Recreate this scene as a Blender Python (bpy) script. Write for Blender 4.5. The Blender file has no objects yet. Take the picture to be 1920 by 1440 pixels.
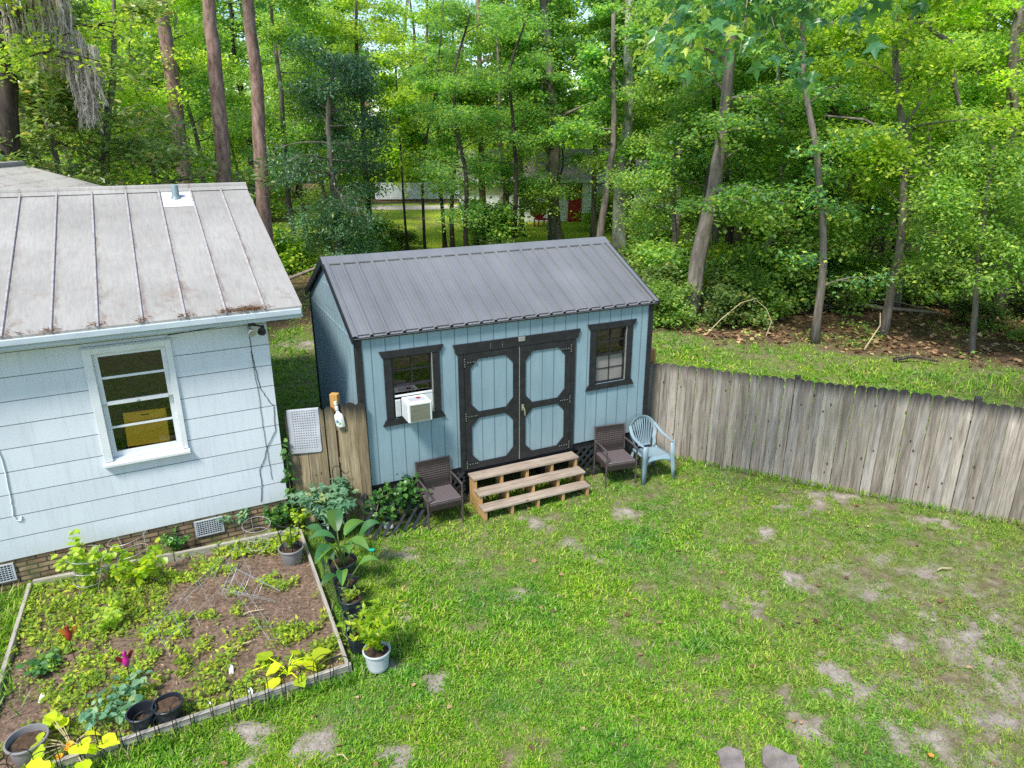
import bpy, math, random
import numpy as np
from mathutils import Vector, Matrix
PI = math.pi
R = math.radians
sc = bpy.context.scene
COL = sc.collection
rnd = random.Random(7)

# ------------------------------------------------------------------ tagging
def tag(o, label=None, cat=None, group=None, kind=None):
    if label: o['label'] = label
    if cat: o['category'] = cat
    if group: o['group'] = group
    if kind: o['kind'] = kind
    return o

def thing(name, label, cat, loc=(0, 0, 0), rz=0.0, group=None, rot=None):
    o = bpy.data.objects.new(name, None)
    o.empty_display_size = 0.2
    COL.objects.link(o)
    o.location = loc
    o.rotation_euler = rot if rot else (0, 0, rz)
    return tag(o, label, cat, group)

# ------------------------------------------------------------------ meshes
def mesh_np(name, V, F, smooth=False):
    """V (n,3); F list of (m,k) index arrays, or list of index tuples"""
    me = bpy.data.meshes.new(name)
    V = np.asarray(V, dtype=np.float32)
    if isinstance(F, np.ndarray): F = [F]
    if len(F) and not isinstance(F[0], np.ndarray):
        tot = np.array([len(f) for f in F], dtype=np.int32)
        idx = np.array([i for f in F for i in f], dtype=np.int32)
    else:
        tot = np.concatenate([np.full(len(f), f.shape[1], dtype=np.int32) for f in F])
        idx = np.concatenate([f.reshape(-1) for f in F]).astype(np.int32)
    start = np.concatenate([[0], np.cumsum(tot)[:-1]]).astype(np.int32)
    me.vertices.add(len(V)); me.vertices.foreach_set('co', V.reshape(-1))
    me.loops.add(len(idx)); me.loops.foreach_set('vertex_index', idx)
    me.polygons.add(len(tot)); me.polygons.foreach_set('loop_start', start)
    me.polygons.foreach_set('loop_total', tot)
    me.update(calc_edges=True)
    me.polygons.foreach_set('use_smooth', np.full(len(tot), bool(smooth)))
    return me

def two_mats(o, nf, m2):
    o.data.materials.append(m2); mi = np.zeros(len(o.data.polygons), dtype=np.int32); mi[nf:] = 1; o.data.polygons.foreach_set('material_index', mi)
    return o

def link(name, me, mat=None, parent=None, loc=None, rot=None):
    o = bpy.data.objects.new(name, me)
    COL.objects.link(o)
    if mat is not None and len(me.materials) == 0: me.materials.append(mat)
    if parent is not None: o.parent = parent
    if loc is not None: o.location = loc
    if rot is not None: o.rotation_euler = rot
    return o

class MB:
    def __init__(s): s.v = []; s.f = []
    def add(s, vs, fs):
        b = len(s.v); s.v += [tuple(v) for v in vs]; s.f += [tuple(b + i for i in f) for f in fs]
        return s
    def box(s, x0, x1, y0, y1, z0, z1, M=None):
        vs = [(x0,y0,z0),(x1,y0,z0),(x1,y1,z0),(x0,y1,z0),(x0,y0,z1),(x1,y0,z1),(x1,y1,z1),(x0,y1,z1)]
        if M is not None: vs = [tuple(M @ Vector(v)) for v in vs]
        return s.add(vs, [(0,3,2,1),(4,5,6,7),(0,1,5,4),(1,2,6,5),(2,3,7,6),(3,0,4,7)])
    def bev(s, x0, x1, y0, y1, z0, z1, b=0.006, M=None):
        """box with chamfered edges"""
        bs = [min(b, (x1-x0)*.4), min(b, (y1-y0)*.4), min(b, (z1-z0)*.4)]
        c = ((x0,x1),(y0,y1),(z0,z1)); vs = []; key = {}
        for ix in (0,1):
            for iy in (0,1):
                for iz in (0,1):
                    for ax in range(3):
                        p = [c[0][ix], c[1][iy], c[2][iz]]
                        for k, ii in enumerate((ix,iy,iz)):
                            if k != ax: p[k] += bs[k] * (1 if ii == 0 else -1)
                        key[(ix,iy,iz,ax)] = len(vs); vs.append(p)
        fs = []
        for ax in range(3):
            a, b2 = (ax+1) % 3, (ax+2) % 3
            for side in (0,1):
                q = []
                for (i,j) in ((0,0),(1,0),(1,1),(0,1)):
                    t = [0,0,0]; t[ax] = side; t[a] = i; t[b2] = j
                    q.append(key[(t[0],t[1],t[2],ax)])
                fs.append(q if side else q[::-1])
        for ax in range(3):           # edges along ax
            a, b2 = (ax+1) % 3, (ax+2) % 3
            for i in (0,1):
                for j in (0,1):
                    t0 = [0,0,0]; t0[a] = i; t0[b2] = j; t1 = list(t0); t1[ax] = 1
                    q = [key[(*t0,a)], key[(*t1,a)], key[(*t1,b2)], key[(*t0,b2)]]
                    fs.append(q if (i == j) else q[::-1])
        for ix in (0,1):
            for iy in (0,1):
                for iz in (0,1):
                    t = [key[(ix,iy,iz,k)] for k in range(3)]
                    fs.append(t if (ix+iy+iz) % 2 else t[::-1])
        if M is not None: vs = [tuple(M @ Vector(v)) for v in vs]
        return s.add(vs, fs)
    def beam(s, p, q, w, h, up=(0,0,1), b=0.0):
        p, q = Vector(p), Vector(q); d = q - p; L = d.length; d.normalize()
        u = Vector(up); x = d.cross(u)
        if x.length < 1e-4: x = d.cross(Vector((1,0,0)))
        x.normalize(); z = x.cross(d)
        M = Matrix((( d.x, x.x, z.x, p.x),(d.y, x.y, z.y, p.y),(d.z, x.z, z.z, p.z),(0,0,0,1)))
        if b > 0: return s.bev(0, L, -w/2, w/2, -h/2, h/2, b, M)
        return s.box(0, L, -w/2, w/2, -h/2, h/2, M)
    def tube(s, pts, r, n=8, caps=True, closed=False):
        pts = [Vector(p) for p in pts]; m = len(pts)
        rs = r if isinstance(r, (list, tuple)) else [r]*m
        b = len(s.v); prev = None
        for i, p in enumerate(pts):
            if closed: t = pts[(i+1) % m] - pts[i-1]
            else: t = pts[min(i+1, m-1)] - pts[max(i-1, 0)]
            t.normalize()
            if prev is None:
                a = Vector((0,0,1)) if abs(t.z) < .9 else Vector((1,0,0))
                x = t.cross(a); x.normalize()
            else:
                x = prev - t * prev.dot(t); x.normalize()
            prev = x; y = t.cross(x)
            for k in range(n):
                a = 2*PI*k/n; s.v.append(tuple(p + (x*math.cos(a) + y*math.sin(a)) * rs[i]))
        mm = m if closed else m-1
        for i in range(mm):
            for k in range(n):
                j = (i+1) % m
                s.f.append((b+i*n+k, b+i*n+(k+1) % n, b+j*n+(k+1) % n, b+j*n+k))
        if caps and not closed:
            s.f.append(tuple(b+k for k in range(n))[::-1]); s.f.append(tuple(b+(m-1)*n+k for k in range(n)))
        return s
    def lathe(s, prof, n=24, c=(0,0,0), wob=0.0):
        b = len(s.v)
        for (r, z) in prof:
            for k in range(n):
                a = 2*PI*k/n; rr = r*(1 + wob*math.sin(3*a+1))
                s.v.append((c[0]+rr*math.cos(a), c[1]+rr*math.sin(a), c[2]+z))
        for i in range(len(prof)-1):
            for k in range(n):
                s.f.append((b+i*n+k, b+i*n+(k+1) % n, b+(i+1)*n+(k+1) % n, b+(i+1)*n+k))
        if prof[0][0] > 1e-5: s.f.append(tuple(b+k for k in range(n))[::-1])
        if prof[-1][0] > 1e-5: s.f.append(tuple(b+(len(prof)-1)*n+k for k in range(n)))
        return s
    def prism(s, poly, y0, y1, ax='xz', M=None):
        """polygon (a,b) extruded; ax 'xz': poly in x,z and extruded along y; 'yz': extruded along x; 'xy': along z"""
        n = len(poly)
        f = {'xz': lambda a, b, c: (a, c, b), 'yz': lambda a, b, c: (c, a, b), 'xy': lambda a, b, c: (a, b, c)}[ax]
        vs = [f(a, b, y0) for a, b in poly] + [f(a, b, y1) for a, b in poly]
        if M is not None: vs = [tuple(M @ Vector(v)) for v in vs]
        ar = sum(poly[i][0]*poly[(i+1) % n][1] - poly[(i+1) % n][0]*poly[i][1] for i in range(n))
        flip = (ar > 0) == (ax != 'xz')
        fs = [tuple(range(n))[::-1], tuple(range(n, 2*n))] + [(i, (i+1) % n, n+(i+1) % n, n+i) for i in range(n)]
        if not flip: fs = [q[::-1] for q in fs]
        return s.add(vs, fs)
    def build(s, name, mat, parent=None, smooth=False, loc=None, rot=None, sharp=None):
        me = mesh_np(name, s.v, s.f, smooth)
        o = link(name, me, mat, parent, loc, rot)
        if smooth and sharp is None: sharp = 40
        if smooth and sharp: me.set_sharp_from_angle(angle=R(sharp))
        return o

def wall_holes(mb, x0, x1, z0, z1, y0, y1, holes):
    """slab in xz with rectangular holes, thickness y0..y1"""
    xs = sorted({x0, x1} | {h[0] for h in holes} | {h[1] for h in holes})
    zs = sorted({z0, z1} | {h[2] for h in holes} | {h[3] for h in holes})
    solid = lambda i, j: (0 <= i < len(xs)-1 and 0 <= j < len(zs)-1 and not any(
        h[0] <= (xs[i]+xs[i+1])/2 <= h[1] and h[2] <= (zs[j]+zs[j+1])/2 <= h[3] for h in holes))
    for i in range(len(xs)-1):
        for j in range(len(zs)-1):
            if not solid(i, j): continue
            a, b, c, d = xs[i], xs[i+1], zs[j], zs[j+1]
            mb.add([(a,y0,c),(b,y0,c),(b,y0,d),(a,y0,d)], [(0,1,2,3)])
            mb.add([(a,y1,c),(b,y1,c),(b,y1,d),(a,y1,d)], [(3,2,1,0)])
            if not solid(i-1, j): mb.add([(a,y0,c),(a,y1,c),(a,y1,d),(a,y0,d)], [(3,2,1,0)])
            if not solid(i+1, j): mb.add([(b,y0,c),(b,y1,c),(b,y1,d),(b,y0,d)], [(0,1,2,3)])
            if not solid(i, j-1): mb.add([(a,y0,c),(b,y0,c),(b,y1,c),(a,y1,c)], [(3,2,1,0)])
            if not solid(i, j+1): mb.add([(a,y0,d),(b,y0,d),(b,y1,d),(a,y1,d)], [(0,1,2,3)])
    return mb

# ------------------------------------------------------------------ materials
class NT:
    def __init__(s, name):
        s.m = bpy.data.materials.new(name); s.m.use_nodes = True
        s.t = s.m.node_tree; s.t.nodes.clear()
        s.out = s.n('ShaderNodeOutputMaterial')
    def n(s, ty, **kw):
        nd = s.t.nodes.new(ty)
        for k, v in kw.items():
            if k.startswith('i_'):
                nd.inputs[k[2:].replace('_', ' ')].default_value = v
            elif k[0] == 'I' and k[1:].isdigit(): nd.inputs[int(k[1:])].default_value = v
            else: setattr(nd, k, v)
        return nd
    def l(s, a, b): s.t.links.new(a, b); return s
    def coord(s, scale=(1,1,1), loc=(0,0,0), rot=(0,0,0), src='Object'):
        tc = s.n('ShaderNodeTexCoord'); mp = s.n('ShaderNodeMapping')
        mp.inputs['Scale'].default_value = scale; mp.inputs['Location'].default_value = loc; mp.inputs['Rotation'].default_value = rot
        s.l(tc.outputs[src], mp.inputs['Vector']); return mp.outputs['Vector']
    def noise(s, vec, scale=5, detail=4, rough=.55, dist=0.0):
        nd = s.n('ShaderNodeTexNoise'); nd.inputs['Scale'].default_value = scale; nd.inputs['Detail'].default_value = detail
        nd.inputs['Roughness'].default_value = rough; nd.inputs['Distortion'].default_value = dist
        s.l(vec, nd.inputs['Vector']); return nd.outputs['Fac']
    def ramp(s, fac, stops, interp='LINEAR'):
        r = s.n('ShaderNodeValToRGB'); r.color_ramp.interpolation = interp
        e = r.color_ramp.elements
        while len(e) < len(stops): e.new(0.5)
        for k, (p, c) in enumerate(stops):
            e[k].position = p; e[k].color = (*c, 1) if isinstance(c, (tuple, list)) else (c, c, c, 1)
        s.l(fac, r.inputs['Fac']); return r.outputs['Color']
    def mix(s, fac, a, b, mode='MIX'):
        m = s.n('ShaderNodeMix', data_type='RGBA', blend_type=mode)
        for v, i in ((fac, 0), (a, 6), (b, 7)):
            if hasattr(v, 'links'): s.l(v, m.inputs[i])
            elif i == 0: m.inputs[0].default_value = v
            else: m.inputs[i].default_value = (*v, 1) if isinstance(v, (tuple, list)) else (v, v, v, 1)
        return m.outputs[2]
    def math(s, op, a, b=None):
        m = s.n('ShaderNodeMath', operation=op)
        for i, v in enumerate((a, b)):
            if v is None: continue
            if hasattr(v, 'links'): s.l(v, m.inputs[i])
            else: m.inputs[i].default_value = v
        return m.outputs[0]
    def island(s):
        return s.n('ShaderNodeNewGeometry').outputs['Random Per Island']
    def sep(s, vec):
        x = s.n('ShaderNodeSeparateXYZ'); s.l(vec, x.inputs[0]); return x.outputs
    def bump(s, h, strength=.3, dist=.01):
        b = s.n('ShaderNodeBump'); b.inputs['Strength'].default_value = strength; b.inputs['Distance'].default_value = dist
        s.l(h, b.inputs['Height']); return b.outputs['Normal']
    def pbr(s, col, rough=.6, spec=.4, metal=0.0, normal=None, **kw):
        p = s.n('ShaderNodeBsdfPrincipled')
        for v, k in ((col, 'Base Color'), (rough, 'Roughness'), (spec, 'Specular IOR Level'), (metal, 'Metallic')):
            if hasattr(v, 'links'): s.l(v, p.inputs[k])
            else: p.inputs[k].default_value = (*v, 1) if isinstance(v, (tuple, list)) else v
        if normal is not None: s.l(normal, p.inputs['Normal'])
        for k, v in kw.items(): p.inputs[k.replace('_', ' ')].default_value = v
        return p.outputs[0]
    def done(s, sh): s.l(sh, s.out.inputs['Surface']); return s.m

def M_noise(name, c1, c2, scale=6, rough=.6, spec=.35, stretch=(1,1,1), bump=.15, bscale=None, metal=0, lo=.3, hi=.7, isl=0.0, dist=.005):
    t = NT(name); v = t.coord(stretch); n = t.noise(v, scale, 5)
    c = t.ramp(n, [(lo, c1), (hi, c2)])
    if isl:
        k = t.ramp(t.island(), [(0, 1-isl), (1, 1+isl)]); c = t.mix(1.0, c, k, 'MULTIPLY')
    nb = t.noise(v, bscale or scale*5, 3)
    return t.done(t.pbr(c, rough, spec, metal, t.bump(nb, bump, dist) if bump else None))

def M_wood(name, stops, axis=2, scale=9, rough=.8, isl=.25, spots=None, top=None):
    """grain stretched along axis; spots: colour of knots; top: (z, colour, depth) mildew near the cut ends"""
    t = NT(name); st = [1.0, 1.0, 1.0]; st[axis] = .06
    isd = t.island()
    tc = t.n('ShaderNodeTexCoord'); mp = t.n('ShaderNodeMapping'); mp.inputs['Scale'].default_value = st
    cm = t.n('ShaderNodeCombineXYZ'); a = t.math('MULTIPLY', isd, 37.0)
    for i in range(3): t.l(a, cm.inputs[i])
    t.l(tc.outputs['Object'], mp.inputs['Vector']); t.l(cm.outputs[0], mp.inputs['Location'])
    v = mp.outputs['Vector']
    n = t.noise(v, scale*3, 6, .65, .6); c = t.ramp(n, stops)
    n2 = t.noise(v, scale*14, 3, .6); c = t.mix(.62, c, t.ramp(n2, [(.3, .42), (.72, 1.12)]), 'MULTIPLY')
    big = t.noise(t.coord((1.3,1.3,.5)), 2.2, 3); c = t.mix(.55, c, t.ramp(big, [(.3, .72), (.7, 1.15)]), 'MULTIPLY')
    c = t.mix(1.0, c, t.ramp(isd, [(0, 1-isl), (.5, 1.0), (1, 1+isl*.6)]), 'MULTIPLY')
    hue = t.mix(.25, c, t.ramp(isd, [(0, (.5,.42,.32)), (.35, (.42,.42,.42)), (.7, (.5,.46,.38)), (1, (.38,.40,.42))], 'CONSTANT'), 'OVERLAY'); c = hue
    if spots:
        w = t.n('ShaderNodeTexVoronoi'); w.inputs['Scale'].default_value = 4.6
        cm2 = t.n('ShaderNodeMapping'); sc2 = [1.6,1.6,1.6]; sc2[axis] = .75; cm2.inputs['Scale'].default_value = sc2
        t.l(tc.outputs['Object'], cm2.inputs['Vector']); t.l(cm2.outputs[0], w.inputs['Vector'])
        k = t.ramp(w.outputs['Distance'], [(.07, 1.0), (.115, 0.0)]); c = t.mix(k, c, spots)
    if top:
        z = t.sep(tc.outputs['Object'])[axis]
        h = t.math('ADD', z, t.math('MULTIPLY', t.noise(v, 30, 3), .28))
        k = t.n('ShaderNodeMapRange'); k.inputs[1].default_value = top[0]; k.inputs[2].default_value = top[0]+top[2]
        t.l(h, k.inputs[0]); c = t.mix(k.outputs[0], c, top[1])
    return t.done(t.pbr(c, rough, .2, 0, t.bump(n2, .35, .004)))

def M_leaf(name, stops, trans, tfac=.35, rough=.45, spec=.35, var=.25, ovar=.2):
    t = NT(name); isd = t.island(); c = t.ramp(isd, stops)
    oi = t.n('ShaderNodeObjectInfo').outputs['Random']
    n = t.noise(t.coord(), .8, 2); c = t.mix(1, c, t.ramp(n, [(.3, 1-var), (.7, 1+var)]), 'MULTIPLY')
    c = t.mix(1, c, t.ramp(oi, [(0, 1-ovar), (1, 1+ovar)]), 'MULTIPLY')
    tr = t.n('ShaderNodeBsdfTranslucent'); tcol = t.mix(.5, trans, t.mix(1, c, (5,5,2.5), 'MULTIPLY')); t.l(tcol, tr.inputs[0])
    p = t.pbr(c, rough, spec); mx = t.n('ShaderNodeMixShader'); mx.inputs[0].default_value = tfac
    t.l(p, mx.inputs[1]); t.l(tr.outputs[0], mx.inputs[2])
    return t.done(mx.outputs[0])

def M_plain(name, c, rough=.5, spec=.4, metal=0): return M_noise(name, tuple(x*.85 for x in c), tuple(min(1, x*1.12) for x in c), 5, rough, spec, bump=.06, metal=metal)

# ================================================================== MATERIALS
m_siding_w = M_noise('painted_shingle', (.58,.62,.66), (.66,.70,.73), 1.2, .55, .35, bump=.05)
def M_groove(name, c1, c2, pitch, off, axis=0, rough=.6):
    t = NT(name); v = t.coord(); n = t.noise(t.coord((1,1,.16)), 14, 5); c = t.ramp(n, [(.3, c1), (.75, c2)])
    big = t.noise(v, .9, 3); c = t.mix(1, c, t.ramp(big, [(.3, .88), (.7, 1.1)]), 'MULTIPLY')
    zl_ = t.n('ShaderNodeMapRange'); zl_.inputs[1].default_value = 1.15; zl_.inputs[2].default_value = .55; t.l(t.sep(v)[2], zl_.inputs[0]); c = t.mix(t.math('MULTIPLY', t.math('MULTIPLY', zl_.outputs[0], t.noise(v, 7, 5, .7)), .6), c, (.24,.25,.21))
    st_k = t.ramp(t.noise(t.coord((9,9,.25)), 3, 4), [(.58, 0.0), (.75, .22)]); c = t.mix(st_k, c, (.33,.40,.42))
    x = t.sep(v)[axis]; f = t.math('FRACT', t.math('DIVIDE', t.math('ADD', x, off), pitch))
    k = t.math('LESS_THAN', t.math('ABSOLUTE', t.math('SUBTRACT', f, .5)), .5 - .5*.016/pitch)
    c2_ = t.mix(k, tuple(a*.58 for a in c1), c)
    h = t.math('ADD', t.math('MULTIPLY', n, .3), k)
    return t.done(t.pbr(c2_, rough, .3, 0, t.bump(h, .5, .006)))
m_shed_x = M_groove('shed_siding_front', (.215,.315,.36), (.26,.365,.41), .2033, .0, 0)
m_shed_y = M_groove('shed_siding_side', (.225,.325,.37), (.27,.375,.42), .2033, .0, 1)
m_black = M_noise('black_trim_paint', (.012,.012,.014), (.026,.026,.029), 9, .5, .4, bump=.12)
m_roof_dark = M_noise('charcoal_metal_roof', (.19,.195,.195), (.27,.275,.275), 1.5, .30, .55, (1,.15,1), bump=.02, metal=.3)
def M_old_roof():
    t = NT('weathered_metal_roof'); v = t.coord(); a = t.noise(v, .8, 5, .6); b = t.noise(t.coord((6,.7,1)), 5, 5, .65)
    c = t.ramp(a, [(.25, (.285,.272,.245)), (.75, (.42,.402,.365))]); c = t.mix(.35, c, t.ramp(b, [(.3, .5), (.6, 1.0)]), 'MULTIPLY')
    s = t.noise(v, 2.4, 6, .7); k = t.ramp(s, [(.54, 0.0), (.68, .8)])
    y = t.sep(v)[1]; ky = t.n('ShaderNodeMapRange'); ky.inputs[1].default_value = .9; ky.inputs[2].default_value = -.35; t.l(y, ky.inputs[0])
    k2 = t.math('MULTIPLY', k, t.math('ADD', ky.outputs[0], .12))
    c = t.mix(k2, c, (.20,.13,.085))
    sx_ = t.math('ABSOLUTE', t.math('SUBTRACT', t.math('FRACT', t.math('ADD', t.math('DIVIDE', t.math('SUBTRACT', t.sep(v)[0], .01), .4695), .5)), .5))
    sm_ = t.n('ShaderNodeMapRange'); sm_.inputs[1].default_value = .16; sm_.inputs[2].default_value = .0; t.l(sx_, sm_.inputs[0])
    k3 = t.math('MULTIPLY', t.math('MULTIPLY', sm_.outputs[0], sm_.outputs[0]), t.ramp(t.noise(t.coord((4,1.2,1)), 3, 5, .7), [(.42, 0.0), (.66, .95)])); c = t.mix(k3, c, (.15,.105,.075))
    e = t.ramp(t.noise(t.coord((3,1,1)), 14, 4), [(.62, 0.0), (.68, 1.0)]); c = t.mix(t.math('MULTIPLY', e, .25), c, (.16,.15,.15))
    return t.done(t.pbr(c, .6, .3, .0, t.bump(b, .05, .003)))
m_roof_old = M_old_roof()
m_roof_patch = M_noise('pale_flashing_sheet', (.58,.58,.57), (.70,.70,.69), 5, .5, .4, bump=.03)
m_seam = M_noise('roof_seam_metal', (.28,.25,.24), (.44,.42,.42), 12, .6, .3, bump=.1)
m_fascia = M_noise('painted_fascia', (.40,.47,.52), (.52,.59,.63), 3, .5, .4, (1,1,4), bump=.05)
m_soffit = M_noise('soffit_paint', (.50,.54,.50), (.58,.62,.57), 3, .6, .3)
m_white = M_noise('white_gloss_paint', (.66,.68,.69), (.76,.78,.78), 6, .4, .45, bump=.05)
def M_brick():
    t = NT('old_house_brick'); v = t.coord(); br = t.n('ShaderNodeTexBrick'); t.l(t.coord(rot=(PI/2,0,0)), br.inputs['Vector'])
    for k, x in (('Scale', 1.0), ('Mortar Size', .010), ('Brick Width', .215), ('Row Height', .068), ('Bias', -.1)): br.inputs[k].default_value = x
    br.inputs['Color1'].default_value = (.27,.165,.105,1); br.inputs['Color2'].default_value = (.40,.30,.185,1); br.inputs['Mortar'].default_value = (.065,.06,.052,1)
    n = t.noise(v, 9, 5); c = t.mix(.6, br.outputs['Color'], t.ramp(n, [(.3, (.5,.5,.42)), (.7, (1.2,1.1,1))]), 'MULTIPLY')
    g = t.ramp(t.noise(v, 2.3, 4), [(.5, 0.0), (.66, .7)]); c = t.mix(g, c, (.09,.105,.04))
    return t.done(t.pbr(c, .9, .2, 0, t.bump(t.math('ADD', br.outputs['Fac'], t.math('MULTIPLY', n, -.4)), -.6, .01)))
m_brick = M_brick()
def M_glass(name, tint=(.02,.022,.02), tr=.5, rough=.02):
    """window pane: part clear, part mirror by angle"""
    t = NT(name); g = t.n('ShaderNodeBsdfGlossy'); g.inputs['Roughness'].default_value = rough; g.inputs['Color'].default_value = (.9,.92,.9,1)
    tp = t.n('ShaderNodeBsdfTransparent'); tp.inputs[0].default_value = (tr,tr,tr,1)
    fr = t.n('ShaderNodeFresnel'); fr.inputs['IOR'].default_value = 1.5; f = t.math('ADD', t.math('MULTIPLY', fr.outputs[0], 1.0), .07)
    mx = t.n('ShaderNodeMixShader'); t.l(f, mx.inputs[0]); t.l(tp.outputs[0], mx.inputs[1]); t.l(g.outputs[0], mx.inputs[2])
    return t.done(mx.outputs[0])
m_glass = M_glass('window_glass', tr=.98)
m_glass_frost = M_noise('hazy_window_film', (.20,.19,.18), (.27,.25,.235), 3, .25, .5, bump=0)
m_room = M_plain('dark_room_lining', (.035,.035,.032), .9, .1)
m_osb = M_noise('shed_interior_board', (.30,.155,.05), (.50,.29,.11), 16, .8, .2, (1,.3,1), bump=.1)
m_card = M_noise('yellow_card', (.86,.47,.02), (.90,.54,.04), 3, .7, .3, bump=.03)
m_silver = M_plain('dull_silver_metal', (.55,.55,.54), .4, .5, .7)
m_brass = M_plain('brass_handle_metal', (.75,.66,.45), .35, .5, .8)
m_ac = M_noise('white_plastic_case', (.62,.64,.64), (.72,.74,.73), 4, .4, .45, bump=.03)
m_acg = M_noise('fin_coil_grey', (.12,.125,.085), (.20,.205,.15), 5, .6, .3, (1,1,9), bump=.2)
m_new_wood = M_wood('step_lumber', [(.2, (.25,.19,.145)), (.5, (.41,.345,.28)), (.8, (.56,.49,.42))], 0, 6, .75, .12, (.16,.08,.04))
m_new_wood_z = M_wood('step_lumber_upright', [(.2, (.42,.23,.085)), (.5, (.56,.34,.14)), (.8, (.62,.42,.22))], 2, 6, .75, .15, (.18,.08,.03))
m_picket = M_wood('grey_weathered_picket', [(.22, (.105,.085,.07)), (.40, (.27,.235,.20)), (.56, (.40,.36,.315)), (.82, (.56,.515,.465))], 2, 5, .85, .27, (.05,.035,.025), (1.66, (.045,.042,.041), .22))
m_picket_b = M_wood('brown_green_picket', [(.22, (.10,.08,.05)), (.45, (.235,.19,.12)), (.62, (.33,.275,.18)), (.85, (.45,.39,.27))], 2, 6, .85, .26, (.07,.045,.025), (1.72, (.030,.027,.022), .24))
m_post_new = M_wood('orange_treated_post', [(.2, (.50,.27,.08)), (.6, (.66,.40,.14)), (.9, (.72,.48,.2))], 2, 6, .7, .1)
m_grey_board = M_wood('grey_bed_board', [(.2, (.33,.31,.27)), (.5, (.47,.45,.40)), (.8, (.58,.56,.51))], 0, 6, .85, .2, None)
def M_wicker(name, c1, c2):
    t = NT(name); v = t.coord(); x = t.sep(v)
    w = t.n('ShaderNodeTexWave', wave_type='BANDS', bands_direction='Z'); w.inputs['Scale'].default_value = 9; w.inputs['Distortion'].default_value = 1.2; w.inputs['Detail'].default_value = 1; w.inputs['Detail Scale'].default_value=8
    w2 = t.n('ShaderNodeTexWave', wave_type='BANDS', bands_direction='X'); w2.inputs['Scale'].default_value = 11; w2.inputs['Distortion'].default_value = .6
    w3 = t.n('ShaderNodeTexWave', wave_type='BANDS', bands_direction='Y'); w3.inputs['Scale'].default_value = 9; w3.inputs['Distortion'].default_value = .8
    for w_ in (w, w2, w3): t.l(v, w_.inputs['Vector'])
    h = t.math('MULTIPLY', t.math('MULTIPLY', w.outputs['Fac'], w3.outputs['Fac']), t.math('ADD', w2.outputs['Fac'], .35))
    h = t.math('ADD', h, t.math('MULTIPLY', t.noise(v, 60, 3), .25))
    return t.done(t.pbr(t.ramp(h, [(.05, c1), (.6, c2)]), .5, .4, 0, t.bump(h, .8, .008)))
m_wicker = M_wicker('brown_wicker', (.018,.013,.012), (.095,.070,.064))
m_wicker_seat = M_wicker('pale_wicker', (.045,.034,.034), (.175,.143,.142))  # seat weave in a paler brown than the backrest
m_wframe = M_noise('brown_tube_frame', (.055,.045,.042), (.11,.09,.085), 20, .45, .4, bump=.1)
m_chair = M_noise('slate_blue_plastic', (.20,.285,.325), (.255,.345,.385), 4, .42, .4, bump=.04)
m_lattice = M_noise('black_lattice_vinyl', (.012,.013,.016), (.035,.037,.042), 7, .5, .4, bump=.1)
m_wire_d = M_plain('dark_wire', (.02,.022,.022), .5, .4, .3)
m_wire_l = M_plain('galvanised_wire', (.46,.46,.45), .45, .5, .3)
m_wire_g = M_plain('green_coated_wire', (.02,.055,.04), .5, .4)
m_pot_k = M_noise('black_nursery_plastic', (.012,.016,.022), (.028,.036,.046), 6, .4, .45, bump=.04)
m_pot_g = M_noise('grey_pot_plastic', (.19,.185,.185), (.26,.25,.25), 5, .5, .4, bump=.05)
m_pot_w = M_noise('pale_grey_pot_plastic', (.40,.43,.46), (.52,.55,.58), 5, .45, .4, bump=.05)
m_soil = M_noise('potting_soil', (.045,.03,.02), (.13,.085,.055), 22, .95, .1, bump=.8, dist=.01)
m_mat = M_noise('grey_rubber_mat', (.33,.345,.38), (.42,.435,.47), 5, .5, .4, bump=.05)
m_stone = M_noise('flat_paver_stone', (.14,.115,.10), (.27,.235,.215), 9, .9, .2, bump=.5)
m_rock = M_noise('pale_rock', (.42,.42,.42), (.62,.61,.60), 7, .85, .2, bump=.4)
m_red = M_plain('red_paint', (.32,.025,.025), .5)
m_stem = M_plain('green_stem', (.10,.16,.035), .6)
m_dry = M_noise('straw_stem', (.42,.33,.19), (.58,.48,.31), 12, .8, .2)
m_twig = M_noise('dead_twig', (.17,.13,.10), (.36,.30,.24), 10, .9, .1)

def M_bark(name, stops, scale=5, stretch=.25, bump=.7):
    t = NT(name); v = t.coord((1,1,stretch)); n = t.noise(v, scale, 7, .65, .5); c = t.ramp(n, stops)
    n2 = t.noise(t.coord((1,1,.5)), 1.1, 4); c = t.mix(.6, c, t.ramp(n2, [(.3, .6), (.7, 1.25)]), 'MULTIPLY')
    g = t.ramp(t.noise(t.coord(), 2.0, 4), [(.56, 0.0), (.72, .5)]); c = t.mix(g, c, (.10,.115,.06))
    return t.done(t.pbr(c, .9, .15, 0, t.bump(n, bump, .03)))
m_bark_pine = M_bark('pine_bark', [(.3, (.10,.065,.05)), (.5, (.28,.18,.145)), (.75, (.46,.33,.28))], 9, .3)
m_bark_grey = M_bark('grey_hardwood_bark', [(.3, (.075,.065,.055)), (.55, (.21,.18,.15)), (.8, (.37,.33,.285))], 7, .2)
m_bark_dark = M_bark('dark_hardwood_bark', [(.3, (.022,.018,.014)), (.55, (.07,.055,.045)), (.8, (.14,.115,.095))], 7, .2)
m_bark_pale = M_bark('pale_mottled_bark', [(.35, (.16,.14,.12)), (.48, (.40,.38,.345)), (.7, (.66,.64,.60))], 4, .45, .4)

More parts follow.
